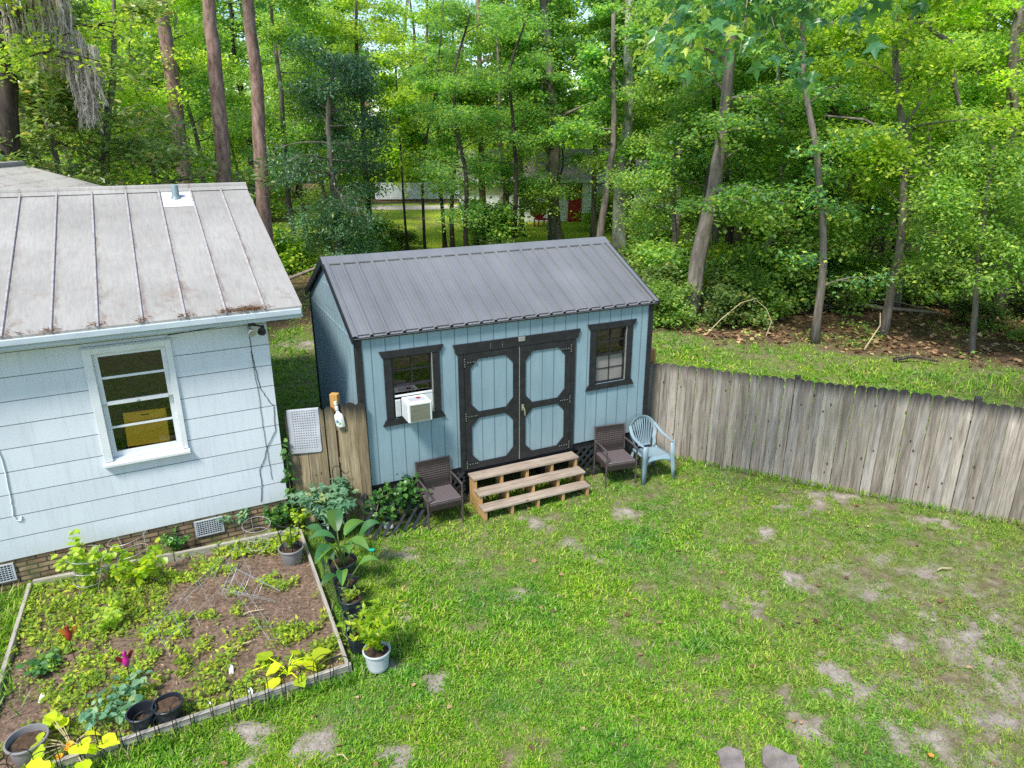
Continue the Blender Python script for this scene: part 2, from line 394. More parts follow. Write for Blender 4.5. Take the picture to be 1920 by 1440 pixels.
# leaf materials : (stops over leaves) , translucent colour
m_lf_sweet = M_leaf('sweetgum_leaf', [(0, (.02,.09,.045)), (.35, (.05,.17,.065)), (.7, (.13,.30,.08)), (.9, (.30,.42,.06)), (1, (.45,.50,.10))], (.34,.50,.05), .34, .34, .6)
m_lf_mid = M_leaf('mid_green_leaf', [(0, (0.057,0.165,0.063)), (.45, (0.108,0.258,0.080)), (.8, (0.217,0.365,0.068)), (1, (0.410,0.479,0.068))], (0.388,0.524,0.046), .40)
m_lf_yel = M_leaf('yellow_green_leaf', [(0, (.10,.20,.035)), (.45, (.20,.325,.04)), (.8, (.33,.435,.05)), (1, (.48,.50,.07))], (.46,.58,.05), .42)
m_lf_blue = M_leaf('dark_evergreen_leaf', [(0, (0.028,0.078,0.046)), (.5, (0.055,0.133,0.074)), (.85, (0.101,0.197,0.096)), (1, (0.183,0.274,0.091))], (0.109,0.220,0.046), .2, .32, .5)
m_lf_mag = M_leaf('magnolia_leaf', [(0, (0.088,0.168,0.044)), (.5, (0.175,0.278,0.073)), (.82, (0.322,0.395,0.132)), (.94, (0.527,0.527,0.264)), (1, (0.557,0.293,0.102))], (0.439,0.586,0.073), .25, .3, .55)
m_lf_shrub = M_leaf('understory_leaf', [(0, (0.080,0.175,0.047)), (.5, (0.154,0.288,0.067)), (.85, (0.282,0.409,0.080)), (1, (0.483,0.537,0.094))], (0.457,0.563,0.067), .36)
m_lf_dull = M_leaf('shade_leaf', [(0, (0.049,0.104,0.030)), (.5, (0.104,0.177,0.049)), (.85, (0.183,0.250,0.061)), (1, (0.305,0.268,0.073))], (0.268,0.342,0.049), .3)
m_lf_hib = M_leaf('blue_green_leaf', [(0, (0.075,0.188,0.106)), (.5, (0.138,0.281,0.163)), (.9, (0.250,0.400,0.237)), (1, (0.425,0.450,0.138))], (0.312,0.500,0.150), .25)
m_lf_citrus = M_leaf('citrus_leaf', [(0, (.09,.19,.02)), (.5, (.21,.34,.02)), (.85, (.36,.44,.02)), (1, (.50,.48,.03))], (.55,.62,.02), .4, .35)
m_lf_squash = M_leaf('squash_leaf', [(0, (0.375,0.500,0.025)), (.5, (0.562,0.650,0.025)), (1, (0.750,0.750,0.037))], (0.750,0.825,0.025), .35, .5, .25, .1)
m_lf_weed = M_leaf('garden_weed_leaf', [(0, (0.086,0.161,0.023)), (.4, (0.172,0.276,0.034)), (.75, (0.299,0.391,0.034)), (1, (0.460,0.483,0.046))], (0.483,0.575,0.034), .32, .55, .25)
m_lf_tom = M_leaf('tomato_leaf', [(0, (0.149,0.253,0.034)), (.5, (0.287,0.402,0.046)), (1, (0.483,0.540,0.057))], (0.575,0.667,0.046), .35)
m_lf_ivy = M_leaf('ivy_leaf', [(0, (.03,.10,.03)), (.5, (.065,.185,.04)), (.85, (.12,.28,.05)), (1, (.24,.36,.06))], (.22,.38,.04), .25, .35, .5)
m_lf_paddle = M_leaf('paddle_leaf', [(0, (.03,.10,.04)), (.6, (.05,.155,.05)), (1, (.14,.26,.04))], (.35,.55,.05), .28, .35, .45)
m_litter = M_leaf('fallen_leaf', [(0, (.08,.045,.026)), (.4, (.19,.11,.06)), (.75, (.33,.20,.11)), (.93, (.50,.33,.18)), (1, (.62,.46,.28))], (.2,.1,.05), .1, .8, .2)
m_moss = M_noise('spanish_moss_strand', (.36,.315,.26), (.58,.52,.44), 9, .95, .1, bump=0, isl=.25)
def M_grass():
    t = NT('lawn_blade'); isd = t.island(); v = t.coord()
    c = t.ramp(isd, [(0, (.06,.185,.014)), (.35, (.145,.35,.02)), (.7, (.27,.49,.03)), (.86, (.42,.59,.08)), (.94, (.52,.50,.21)), (1, (.40,.30,.17))])
    a = t.noise(v, .75, 3, .55); c = t.mix(.85, c, t.ramp(a, [(.32, (.45,.74,1.05)), (.47, (.95,1,1)), (.55, (1.1,1.04,.95)), (.68, (1.38,1.17,.85))]), 'MULTIPLY')
    b = t.noise(v, 3.2, 3, .6); c = t.mix(.7, c, t.ramp(b, [(.32, (.62,.74,.8)), (.62, (1.1,1.05,1))]), 'MULTIPLY')
    xy = t.sep(v); mx_ = t.n('ShaderNodeMapRange'); mx_.inputs[1].default_value = 1.8; mx_.inputs[2].default_value = 5.0; t.l(xy[0], mx_.inputs[0])
    my_ = t.n('ShaderNodeMapRange'); my_.inputs[1].default_value = 10.2; my_.inputs[2].default_value = 8.0; t.l(xy[1], my_.inputs[0])
    dn = t.ramp(t.noise(v, 1.6, 4, .65), [(.36, 0.0), (.62, 1.0)]); dr = t.math('MULTIPLY', t.math('MULTIPLY', t.math('MULTIPLY', mx_.outputs[0], my_.outputs[0]), dn), .75); c = t.mix(dr, c, (.24,.235,.085))
    dn2 = t.ramp(t.noise(v, 2.4, 4, .65), [(.60, 0.0), (.70, .55)]); c = t.mix(dn2, c, (.33,.33,.11))
    tr = t.n('ShaderNodeBsdfTranslucent'); t.l(t.mix(.5, c, t.mix(t.math('ADD', dr, dn2), (.40,.60,.03), (.28,.28,.08))), tr.inputs[0])
    p = t.pbr(c, .6, .15); mx = t.n('ShaderNodeMixShader'); mx.inputs[0].default_value = .3
    t.l(p, mx.inputs[1]); t.l(tr.outputs[0], mx.inputs[2]); return t.done(mx.outputs[0])
m_grass = M_grass()

def M_ground():
    t = NT('yard_soil'); at = t.n('ShaderNodeAttribute', attribute_name='cover'); s = t.n('ShaderNodeSeparateColor'); t.l(at.outputs['Color'], s.inputs[0])
    v = t.coord(); n = t.noise(v, 9, 6, .65); n2 = t.noise(v, 55, 4, .6); n3 = t.noise(v, 1.3, 4)
    soil = t.ramp(n, [(.25, (.10,.072,.048)), (.5, (.19,.145,.10)), (.75, (.30,.245,.19))])
    sand = t.ramp(n, [(.25, (.22,.18,.15)), (.55, (.38,.33,.285)), (.8, (.54,.49,.44))])
    green = t.ramp(n, [(.25, (.075,.115,.02)), (.55, (.15,.22,.03)), (.8, (.26,.29,.07))])
    lit = t.ramp(n2, [(.25, (.04,.027,.018)), (.5, (.13,.083,.052)), (.68, (.24,.155,.095)), (.8, (.38,.27,.175))])
    c = t.mix(s.outputs['Red'], soil, green); c = t.mix(s.outputs['Green'], c, sand); c = t.mix(s.outputs['Blue'], c, lit)
    c = t.mix(.6, c, t.ramp(n2, [(.3, .5), (.7, 1.2)]), 'MULTIPLY')
    pe = t.n('ShaderNodeTexVoronoi'); pe.inputs['Scale'].default_value = 42; t.l(v, pe.inputs['Vector']); c = t.mix(t.math('MULTIPLY', s.outputs['Green'], t.ramp(pe.outputs['Distance'], [(.16, .55), (.3, 0.0)])), c, (.10,.075,.05))
    far = t.ramp(n3, [(.3, (.26,.36,.03)), (.7, (.44,.48,.05))]); c = t.mix(at.outputs['Alpha'], c, far)
    return t.done(t.pbr(c, .95, .12, 0, t.bump(t.math('ADD', n, t.math('MULTIPLY', n2, .5)), .7, .02)))
m_ground = M_ground()
m_bed = M_noise('garden_bed_soil', (.10,.066,.046), (.34,.235,.17), 26, .95, .1, bump=1.0, dist=.02)
m_path = M_noise('sandy_track', (.42,.36,.30), (.56,.50,.44), 3, .95, .1, bump=.2)

# ================================================================== GEOMETRY CONSTANTS (metres; camera stands over the origin)
SHED = (-2.104, 9.123); SA = .44655; SL, SD = 4.88, 3.22
HOUSE = (-3.273, 9.133); HA = .481
FEN = (2.06, 11.787); FA = -.4645
BED = [(-3.05, 8.82), (-1.71, 6.05), (-4.67, 4.52), (-6.07, 7.54)]   # NE SE SW NW
def loc2(P, a, s, t): return (P[0]+s*math.cos(a)-t*math.sin(a), P[1]+s*math.sin(a)+t*math.cos(a))
def inv2(P, a, x, y):
    dx, dy = x-P[0], y-P[1]; return dx*math.cos(a)+dy*math.sin(a), -dx*math.sin(a)+dy*math.cos(a)

def vnoise(x, y, scale, seed, oct=3):
    r = np.random.RandomState(seed); T = r.rand(128, 128); out = 0; amp = 1; tot = 0
    for o in range(oct):
        u, v = x*scale*2**o+17.3*o, y*scale*2**o+9.1*o
        i, j = np.floor(u).astype(int), np.floor(v).astype(int); f, g = u-i, v-j
        f, g = f*f*(3-2*f), g*g*(3-2*g); i %= 128; j %= 128; i1, j1 = (i+1) % 128, (j+1) % 128
        out = out + amp*((T[i,j]*(1-f)+T[i1,j]*f)*(1-g)+(T[i,j1]*(1-f)+T[i1,j1]*f)*g); tot += amp; amp *= .55
    return out/tot
def in_quad(x, y, q, grow=0.0):
    cx, cy = np.mean([p[0] for p in q]), np.mean([p[1] for p in q]); ins = np.ones_like(x, dtype=bool)
    n = len(q)
    for k in range(n):
        (ax, ay), (bx, by) = q[k], q[(k+1) % n]; nx, ny = -(by-ay), bx-ax; L = math.hypot(nx, ny); nx /= L; ny /= L
        sgn = np.sign(nx*(cx-ax)+ny*(cy-ay)); ins &= ((x-ax)*nx+(y-ay)*ny)*sgn > -grow
    return ins
PATCH = [(3.52,5.82,.42,.30),(3.43,6.13,.26,.2),(4.2,6.55,.3,.16),(5.3,6.63,.45,.22),(.13,7.51,.17,.15),(-.79,5.95,.2,.16),(-2.52,5.28,.3,.2),(.31,9.13,.22,.3),
         (3.67,8.8,.12,.35),(3.59,7.78,.16,.3),(3.74,5.2,.35,.3),(4.83,5.39,.3,.16),(-1.5,6.2,.28,.3),(-1.3,7.14,.22,.3),(5.09,10.0,.5,.2),(-1.53,8.29,.25,.2),(-1.9,5.09,.35,.22),
         (1.69,9.43,.25,.2),(-5.86,18.6,1.1,.5),(-1.2,5.0,.5,.25),(4.3,9.6,.4,.14),(4.6,7.4,.25,.12),(5.4,7.9,.3,.14),(2.9,7.3,.25,.2),(6.2,9.2,.5,.2),(-2.6,4.75,.5,.25),(.9,8.6,.2,.16),(1.15,8.2,.16,.12),(3.0,5.2,.3,.2),(.15,5.5,.1,.08)]
def woods_edge(x):      # y of the line where the mown grass gives way to leaf litter
    return 19.6-.43*(x-4.3)*(x > 4.3)-.05*(x-4.3)*(x <= 4.3)
def covers(x, y):
    n1 = vnoise(x, y, 1.4, 3); n2 = vnoise(x, y, 5.0, 4); n3 = vnoise(x, y, .45, 5); n4 = vnoise(x*.6+y*.5, y*1.1-x*.3, 11, 6)
    sand = np.zeros_like(x)
    for (px, py, rx, ry) in PATCH:
        d = np.sqrt(((x-px)/rx)**2+((y-py)/ry)**2); d = d+(n2-.5)*2.2+(n4-.5)*1.6+(n1-.5)*.8
        sand = np.maximum(sand, np.clip(.95-d, 0, 1))
    dry = np.clip((x-2.2)/2.6, 0, 1)*np.clip((9.6-y)/2, 0, 1)       # thin turf on the right of the yard
    sand = np.maximum(sand, np.clip((n1-.69+dry*.09)*2.8+(n2-.5)*2.8+(n4-.5)*2.6, 0, 1)*(.3+.4*dry))
    lit = np.clip((y-woods_edge(x)+(n1-.5)*2.6)/.9, 0, 1)
    lit = np.maximum(lit, np.clip((-6.5-x)/1.0, 0, 1)*(y > 12)*.6)
    grass = np.clip(.72+(n3-.5)*.7+(n2-.5)*1.5+(n4-.5)*.9-dry*.12, .05, 1)*(1-.90*np.clip(sand*1.25, 0, 1))*(1-lit*.93)
    return grass, sand*(1-lit), lit

# ================================================================== CAMERA, SKY, SUN
cam = bpy.data.cameras.new('camera'); cam.lens = 24.78; cam.sensor_width = 36; cam.clip_end = 3000
co = bpy.data.objects.new('camera', cam); COL.objects.link(co)
co.matrix_world = Matrix.Translation((0, 0, 5.391)) @ Matrix.Rotation(PI/2-.33921, 4, 'X') @ Matrix.Rotation(-.00268, 4, 'Z')
sc.camera = co
SUN_EL, SUN_AZ = R(55), R(211)       # azimuth clockwise from +y
sdir = Vector((math.sin(SUN_AZ)*math.cos(SUN_EL), math.cos(SUN_AZ)*math.cos(SUN_EL), math.sin(SUN_EL)))
sl = bpy.data.lights.new('sun', 'SUN'); sl.energy = 3.0; sl.angle = R(11); sl.color = (1, .955, .88)
so = bpy.data.objects.new('sun', sl); COL.objects.link(so); so.rotation_euler = sdir.to_track_quat('Z', 'Y').to_euler()
w = bpy.data.worlds.new('World'); sc.world = w; w.use_nodes = True
bg = w.node_tree.nodes['Background']; sk = w.node_tree.nodes.new('ShaderNodeTexSky'); sk.sky_type = 'NISHITA'; sk.sun_disc = False
sk.sun_elevation = SUN_EL; sk.sun_rotation = SUN_AZ; sk.air_density = 1.0; sk.dust_density = .6; sk.ozone_density = 1.5
w.node_tree.links.new(sk.outputs[0], bg.inputs[0]); bg.inputs[1].default_value = .135
sc.view_settings.view_transform = 'Standard'; sc.view_settings.look = 'None'; sc.view_settings.gamma = 1; sc.view_settings.exposure = .92
cy = sc.cycles; cy.max_bounces = 8; cy.diffuse_bounces = 5; cy.glossy_bounces = 3; cy.transmission_bounces = 5; cy.transparent_max_bounces = 8
cy.use_denoising = False; cy.sample_clamp_indirect = 6; cy.caustics_reflective = False; cy.caustics_refractive = False

# ================================================================== GROUND
def axis(segs):
    return np.unique(np.concatenate([np.arange(a, b, st) for a, b, st in segs]).round(4))
gx = axis([(-900,-60,60),(-60,-14,2),(-14,-7,.3),(-7,9,.08),(9,20,.3),(20,60,2),(60,901,60)])
gy = axis([(-600,-20,40),(-20,3,1.5),(3,13,.08),(13,28,.22),(28,70,1.0),(70,200,10),(200,1201,100)])
X, Y = np.meshgrid(gx, gy, indexing='ij'); xf, yf = X.ravel(), Y.ravel()
G, S_, L_ = covers(xf, yf)
far = np.clip((yf-29)/3, 0, 1)*(np.abs(xf+4) < 12)*np.clip((62-yf)/2, 0, 1)
L_ = L_*(1-np.clip(far, 0, 1)); far = np.where(vnoise(xf, yf, .3, 8) > .36, far, far*.5)
zf = (vnoise(xf, yf, .8, 11)-.5)*.05 + (vnoise(xf, yf, 4.5, 12)-.5)*.022
zf *= np.clip((yf-3)/2, 0, 1); zf -= .03
inb = in_quad(xf, yf, BED, -.04); zf = np.where(inb, -.10, zf)
nx_, ny_ = len(gx), len(gy); I = np.arange(nx_*ny_).reshape(nx_, ny_)
quads = np.stack([I[:-1,:-1], I[1:,:-1], I[1:,1:], I[:-1,1:]], -1).reshape(-1, 4)
gm = mesh_np('ground', np.stack([xf, yf, zf], 1), quads, True)
ca = gm.color_attributes.new('cover', 'FLOAT_COLOR', 'POINT')
ca.data.foreach_set('color', np.stack([np.clip(G*1.0, 0, 1), S_, L_, far], 1).astype(np.float32).ravel())
tag(link('ground', gm, m_ground), kind='structure')
def gz_at(x, y):
    x = np.atleast_1d(np.asarray(x, float)); y = np.atleast_1d(np.asarray(y, float))
    return (vnoise(x, y, .8, 11)-.5)*.05+(vnoise(x, y, 4.5, 12)-.5)*.022-.03
# sandy track far behind the wood
pb = MB(); k = 24
for i in range(k+1):
    x = -40+80*i/k; y = 57.8+.6*math.sin(x*.2); pb.v += [(x, y-1.7, .01), (x, y+1.9, .01)]
pb.f += [(2*i, 2*i+2, 2*i+3, 2*i+1) for i in range(k)]
tag(pb.build('path', m_path), kind='structure')

# soil of the bed
bx_, by_ = np.meshgrid(np.linspace(0, 1, 120), np.linspace(0, 1, 100), indexing='ij')
NE, SE, SW, NW = [np.array(p) for p in BED]
bp = (NW[None,None]*(1-bx_[...,None])+NE[None,None]*bx_[...,None])*(1-by_[...,None]) + (SW[None,None]*(1-bx_[...,None])+SE[None,None]*bx_[...,None])*by_[...,None]
bxx, byy = bp[...,0].ravel(), bp[...,1].ravel()
bz = .015+(vnoise(bxx, byy, 3, 21)-.5)*.07+(vnoise(bxx, byy, 14, 22)-.5)*.03
Ib = np.arange(120*100).reshape(120, 100); bq = np.stack([Ib[:-1,:-1], Ib[:-1,1:], Ib[1:,1:], Ib[1:,:-1]], -1).reshape(-1, 4)
tag(link('garden_soil', mesh_np('garden_soil', np.stack([bxx, byy, bz], 1), bq, True), m_bed), kind='structure')
def bed_z(x, y): return .015+(vnoise(np.atleast_1d(float(x)), np.atleast_1d(float(y)), 3, 21)[0]-.5)*.07

# ------------------------------------------------------------------ scattered leaf/blade batches
def batch(P, Rv, Fv, Uv, size, TV, TF, sx=None):
    """template verts TV (k,3) in right/forward/up placed at P with basis vectors and size"""
    s = size[:, None, None]
    V = P[:, None] + s*(TV[None,:,0:1]*Rv[:,None]+TV[None,:,1:2]*Fv[:,None]+TV[None,:,2:3]*Uv[:,None])
    k = TV.shape[0]; n = len(P)
    Fs = [(TFi[None]+(np.arange(n)*k)[:,None,None]).reshape(-1, TFi.shape[1]) for TFi in TF]
    return V.reshape(-1, 3), Fs
def basis(r, n, pitch=(-.5, .3), roll=.5, yaw=None):
    """leaf frames: forward dips by pitch range, rolled randomly"""
    a = r.uniform(0, 2*PI, n) if yaw is None else yaw
    p = r.uniform(pitch[0], pitch[1], n)
    F = np.stack([np.cos(a)*np.cos(p), np.sin(a)*np.cos(p), np.sin(p)], 1)
    Rr = np.stack([np.sin(a), -np.cos(a), np.zeros(n)], 1); U = np.cross(Rr, F)
    t = r.normal(0, roll, n)[:, None]
    return Rr*np.cos(t)+U*np.sin(t), F, -Rr*np.sin(t)+U*np.cos(t)
A = np.array
OVAL = (A([(0,0,0),(-.26,.42,.07),(0,1,-.06),(.26,.42,.07),(0,.45,0)], float), [A([(0,4,1),(4,2,1),(0,3,4),(4,3,2)])])
BROAD = (A([(0,0,0),(-.40,.30,.07),(-.30,.72,.03),(0,1,-.10),(.30,.72,.03),(.40,.30,.07),(0,.5,-.02)], float), [A([(0,6,1),(1,6,2),(2,6,3),(3,6,4),(4,6,5),(5,6,0)])])
LANCE = (A([(0,0,0),(-.13,.35,.04),(0,1,-.08),(.13,.35,.04)], float), [A([(0,2,1),(0,3,2)])])
def star(n=5, inner=.42):
    v = [(0,.42,0)]; ang = [-90, -35, 0] ; out = []
    tips = [(-150,.55),(-78,.85),(-0,1.0),(78,.85),(150,.55)]
    pts = []
    for k, (a, L) in enumerate(tips):
        pts.append((math.sin(R(a))*L*.58, .42+math.cos(R(a))*L*.58, -.10*L))
        if k < 4:
            b = (a+tips[k+1][0])/2; pts.append((math.sin(R(b))*.235, .42+math.cos(R(b))*.235, .02))
    pts.append((0, .20, .02)); v += pts
    m = len(pts); return (A(v, float), [A([(0, 1+(k+1) % m, 1+k) for k in range(m)])])
STAR = star()
HEART = (A([(0,0,.0),(-.22,-.10,.02),(-.46,.10,.05),(-.50,.42,.03),(-.30,.62,.0),(-.22,.78,-.03),(0,1,-.12),(.22,.78,-.03),(.30,.62,0),(.50,.42,.03),(.46,.10,.05),(.22,-.10,.02),(0,.42,-.05)], float),
         [A([(k, 12, (k+1) % 12) for k in range(12)])])
BLADE = (A([(-.055,0,0),(.055,0,0),(-.045,.55,.02),(.045,.55,.02),(0,1,-.10)], float), [A([(0,1,3,2)]), A([(2,3,4)])])

rg = np.random.RandomState(5)
def grass_pts(n, x0, x1, y0, y1, pw=2.0):
    # denser near the camera
    u = rg.rand(n); y = (y0**(1-pw)+u*(y1**(1-pw)-y0**(1-pw)))**(1/(1-pw)); x = rg.uniform(-1, 1, n)*(.95*y+1.2)
    k = (x > x0) & (x < x1); return x[k], y[k]
gxs, gys = grass_pts(960000, -9, 16, 4.1, 21)
qx, qy = rg.uniform(-7, 6, 60000), rg.uniform(-1, 4.1, 60000); gxs = np.concatenate([gxs, qx]); gys = np.concatenate([gys, qy])
g, s_, l_ = covers(gxs, gys)
keep = rg.rand(len(gxs)) < np.clip(g*1.05, .10, 1)
keep &= ~in_quad(gxs, gys, BED, .05)
hs, ht = inv2(HOUSE, HA, gxs, gys); keep &= ~((hs < .02) & (ht > -.03) & (ht < 7.2))
ss, st_ = inv2(SHED, SA, gxs, gys); keep &= ~((ss > .05) & (ss < SL-.05) & (st_ > .15) & (st_ < SD))
keep &= ~((ss > -.1) & (ss < 1.45) & (st_ > -.2) & (st_ < .3))
gxs, gys, g, l_ = gxs[keep], gys[keep], g[keep], l_[keep]
k_ = rg.rand(len(gxs)) < .6            # most blades stand in tufts
tc = rg.randint(0, len(gxs), len(gxs)//3); src = tc[rg.randint(0, len(tc), k_.sum())]
rad_ = rg.normal(0, 1, (k_.sum(), 2))*(.016+.004*np.clip(gys[src]-6, 0, 12))[:, None]; gxs[k_] = gxs[src]+rad_[:, 0]; gys[k_] = gys[src]+rad_[:, 1]; g[k_] = g[src]
yawt = np.arctan2(rad_[:, 1], rad_[:, 0])
n = len(gxs); yaw = rg.uniform(0, 2*PI, n); yaw[k_] = yawt+rg.normal(0, .5, k_.sum()); tuft = np.ones(n)*.85; tuft[k_] = 1.2
lush = vnoise(gxs, gys, .9, 31)
L = (.028+.044*rg.rand(n))*(.55+.9*lush)*(1+np.clip(gys-9, 0, 12)*.05)*(.55+.5*g)*tuft
Rv, Fv, Uv = basis(rg, n, (.15, 1.2), .3, yaw)
P = np.stack([gxs, gys, gz_at(gxs, gys)-.004], 1)
V, Fs = batch(P, Rv*(1.0+np.clip(gys-8, 0, 12)*.06)[:, None]*1.6, Fv, Uv, L, *BLADE)
go = link('lawn_grass', mesh_np('lawn_grass', V, Fs), m_grass); tag(go, 'short bright green lawn grass worn thin over the yard', 'grass', kind='stuff')
# broad leaved weeds and clover in the turf
wx, wy = grass_pts(5200, -8, 12, 4.2, 18); gw, sw_, lw_ = covers(wx, wy); kk = (gw > .35) & (vnoise(wx, wy, .8, 77) > .47) & ~in_quad(wx, wy, BED, .1) & ~((inv2(SHED, SA, wx, wy)[1] > -.1) & (inv2(SHED, SA, wx, wy)[0] < 5) & (wy < 15) & (wx > -3.5)); hs2, ht2 = inv2(HOUSE, HA, wx, wy); kk &= ~((hs2 < .1) & (ht2 > -.1))
wx, wy = wx[kk], wy[kk]; per = 9; nw = len(wx)
P = np.repeat(np.stack([wx, wy, gz_at(wx, wy)+.018], 1), per, 0)+rg.normal(0, 1, (nw*per, 3))*np.array([.035, .035, .006])
Rv, Fv, Uv = basis(rg, nw*per, (-.1, .6), .3); V, Fs = batch(P, Rv, Fv, Uv, rg.uniform(.020, .045, nw*per), *OVAL)
tag(link('lawn_weeds', mesh_np('lawn_weeds', V, Fs), M_leaf('lawn_weed_leaf', [(0, (.08,.22,.03)), (.5, (.15,.34,.045)), (1, (.33,.48,.07))], (.4,.6,.05), .3)), 'small broad leaved weeds mixed into the lawn', 'weeds', kind='stuff')
print('grass blades', n)

# ================================================================== SHED  (x along the front, y into the shed, z up)
shed = thing('garden_shed', 'blue wooden shed with black trim, double doors and charcoal metal roof', 'shed', (*SHED, 0), SA)
ZB, ZT, ZR = .60, 2.86, 3.637
w1h, w2h = (.47, 1.07, 1.58, 2.50), (3.81, 4.39, 1.58, 2.50)
mb = wall_holes(MB(), 0, SL, ZB, ZT, 0, .06, [w1h, w2h]); mb.build('front_wall', m_shed_x, shed)
mb = MB().prism([(.061, ZB), (SD-.061, ZB), (SD-.061, ZT-.02), (SD/2, ZR-.06), (.061, ZT-.02)], 0.0, .06, 'yz'); mb.build('side_wall', m_shed_y, shed)
mb = MB().prism([(.061, ZB), (SD-.061, ZB), (SD-.061, ZT-.02), (SD/2, ZR-.06), (.061, ZT-.02)], SL-.06, SL, 'yz'); mb.build('side_wall', m_shed_y, shed)
MB().box(0, SL, SD-.06, SD, ZB, ZT).build('back_wall', m_shed_x, shed)
MB().box(.07, SL-.07, .062, SD-.062, ZB-.02, ZB+.05).build('floor', m_osb, shed)
mb = MB(); mb.box(.065, .075, .065, SD-.065, ZB+.06, ZT-.03); mb.box(SL-.075, SL-.065, .065, SD-.065, ZB+.06, ZT-.03); mb.box(.08, SL-.08, SD-.075, SD-.065, ZB+.06, ZT-.03)
mb.box(2.9, 2.94, .07, SD-.08, ZB+.06, ZT-.02)
mb.build('inner_lining', m_osb, shed)
mb = MB().box(.03, SL-.03, .02, .14, .46, ZB-.002); mb.box(.03, SL-.03, SD-.14, SD-.02, .46, ZB-.002); mb.box(.03, .15, .142, SD-.142, .46, ZB-.002); mb.box(SL-.15, SL-.03, .142, SD-.142, .46, ZB-.002)
for i in range(4):
    for j in (0, 1): mb.box(.2+i*1.4, .4+i*1.4, .3+j*2.2, .7+j*2.2, -.05, .459)
mb.build('skid_base', m_black, shed)
mb = MB().box(.02, .65, -.004, -.0005, .66, .665)   # thin bottom trim shadow line is left to light
for s0, s1, t0, t1 in ((-.012, .075, -.018, -.001), (SL-.085, SL+.012, -.018, -.001)):
    MB().bev(s0, s1, t0, t1, .58, ZT-.062, .004).build('corner_trim', m_black, shed)
for t0 in (.0005, SD-.08): MB().bev(-.016, -.001, t0, t0+.08, .58, ZT-.06, .004).build('corner_trim', m_black, shed)
MB().bev(SL+.001, SL+.016, .0005, .08, .58, ZT-.06, .004).build('corner_trim', m_black, shed)
MB().bev(-.013, -.001, .085, SD-.085, ZT-.10, ZT-.085, .002).build('gable_seam', m_shed_y, shed)
# faint square access hatch in the gable
MB().bev(-.010, -.001, 1.34, 1.88, 2.93, 3.28, .003).build('gable_hatch', m_shed_y, shed)
MB().bev(-.04, SL+.04, -.045, -.0195, ZT-.058, ZT+.012, .004).build('fascia', m_black, shed)
# ribbed roof
OV = .075; sl_ = (ZR-ZT)/(SD/2); roofo = None
def roof_slope(side):
    prof = []; x = -.05
    pitch = .2286
    while x < SL+.05-.001:
        for dx, h in ((0, 0), (.006, 0), (.014, .036), (.046, .036), (.058, 0), (.105, 0), (.112, .002), (.122, .002), (.129, 0), (.165, 0), (.172, .002), (.182, .002), (.189, 0)):
            if x+dx < SL+.05: prof.append((x+dx, h))
        x += pitch
    prof.append((SL+.05, 0)); v = []; f = []
    N = 6
    for k in range(N+1):
        t = -OV+(SD/2+OV)*k/N
        for (x, h) in prof:
            z = ZT+.022+sl_*t+h*.9; tt = t-h*.4
            v.append((x, tt if side == 0 else SD-tt, z))
    m = len(prof)
    for k in range(N):
        for i in range(m-1):
            q = (k*m+i, k*m+i+1, (k+1)*m+i+1, (k+1)*m+i); f.append(q if side == 0 else q[::-1])
    b = len(v)       # underside and lip
    for k in (0, N):
        t = -OV+(SD/2+OV)*k/N
        for x in (-.05, SL+.05): v.append((x, t if side == 0 else SD-t, ZT+.004+sl_*t))
    q = (b, b+2, b+3, b+1); f.append(q if side == 0 else q[::-1])
    for i in range(m-1):
        pass
    mb = MB(); mb.v = v; mb.f = f; return mb
rmb = roof_slope(0); nrf = len(rmb.f); zz = lambda t: ZT+.022+sl_*t
for t in (.12, .62, 1.12):
    for k in range(21): rmb.lathe([(.007, 0), (.006, .005), (.0, .006)], 6, (-.05+.2286*k+.085, t, zz(t)))
rf = two_mats(rmb.build('roof', m_roof_dark, shed), nrf, m_silver); roof_slope(1).build('roof', m_roof_dark, shed)
zz = lambda t: ZT+.022+sl_*t
mb = MB()
mb.add([(-.065, SD/2-.17, zz(SD/2-.17)+.028), (SL+.065, SD/2-.17, zz(SD/2-.17)+.028), (SL+.065, SD/2, zz(SD/2)+.030), (-.065, SD/2, zz(SD/2)+.030), (SL+.065, SD/2+.17, zz(SD/2-.17)+.028), (-.065, SD/2+.17, zz(SD/2-.17)+.028)], [(0,1,2,3), (3,2,4,5)])
mb.add([(-.065, SD/2-.17, zz(SD/2-.17)+.012), (SL+.065, SD/2-.17, zz(SD/2-.17)+.012), (SL+.065, SD/2-.17, zz(SD/2-.17)+.0275), (-.065, SD/2-.17, zz(SD/2-.17)+.0275)], [(0,1,2,3)])
mb.build('ridge_cap', m_roof_dark, rf)
for x0, x1 in ((-.068, -.0505), (SL+.0505, SL+.068)):
    for sgn in (0, 1):
        f_ = (lambda t: t) if sgn == 0 else (lambda t: SD-t)
        p = [(f_(-OV-.012), zz(-OV)-.075), (f_(-OV-.012), zz(-OV)+.026), (f_(SD/2), zz(SD/2)+.026), (f_(SD/2), zz(SD/2)-.075)]
        MB().prism(p, x0, x1, 'yz').build('rake_trim', m_black if x0 > 0 or sgn == 0 else m_black, shed)
        xi, xo = (x1, x1+.075) if x0 < 0 else (x0-.075, x0)
        mb = MB(); q = [(xi, f_(-OV-.008), zz(-OV)+.026), (xo, f_(-OV-.008), zz(-OV)+.024), (xo, f_(SD/2-.16), zz(SD/2-.16)+.024), (xi, f_(SD/2-.16), zz(SD/2-.16)+.026)]
        mb.add(q, [(0,1,2,3) if sgn == 0 else (3,2,1,0)]); mb.build('rake_flashing', m_roof_dark, shed)
# roof screws: pale dots in rows

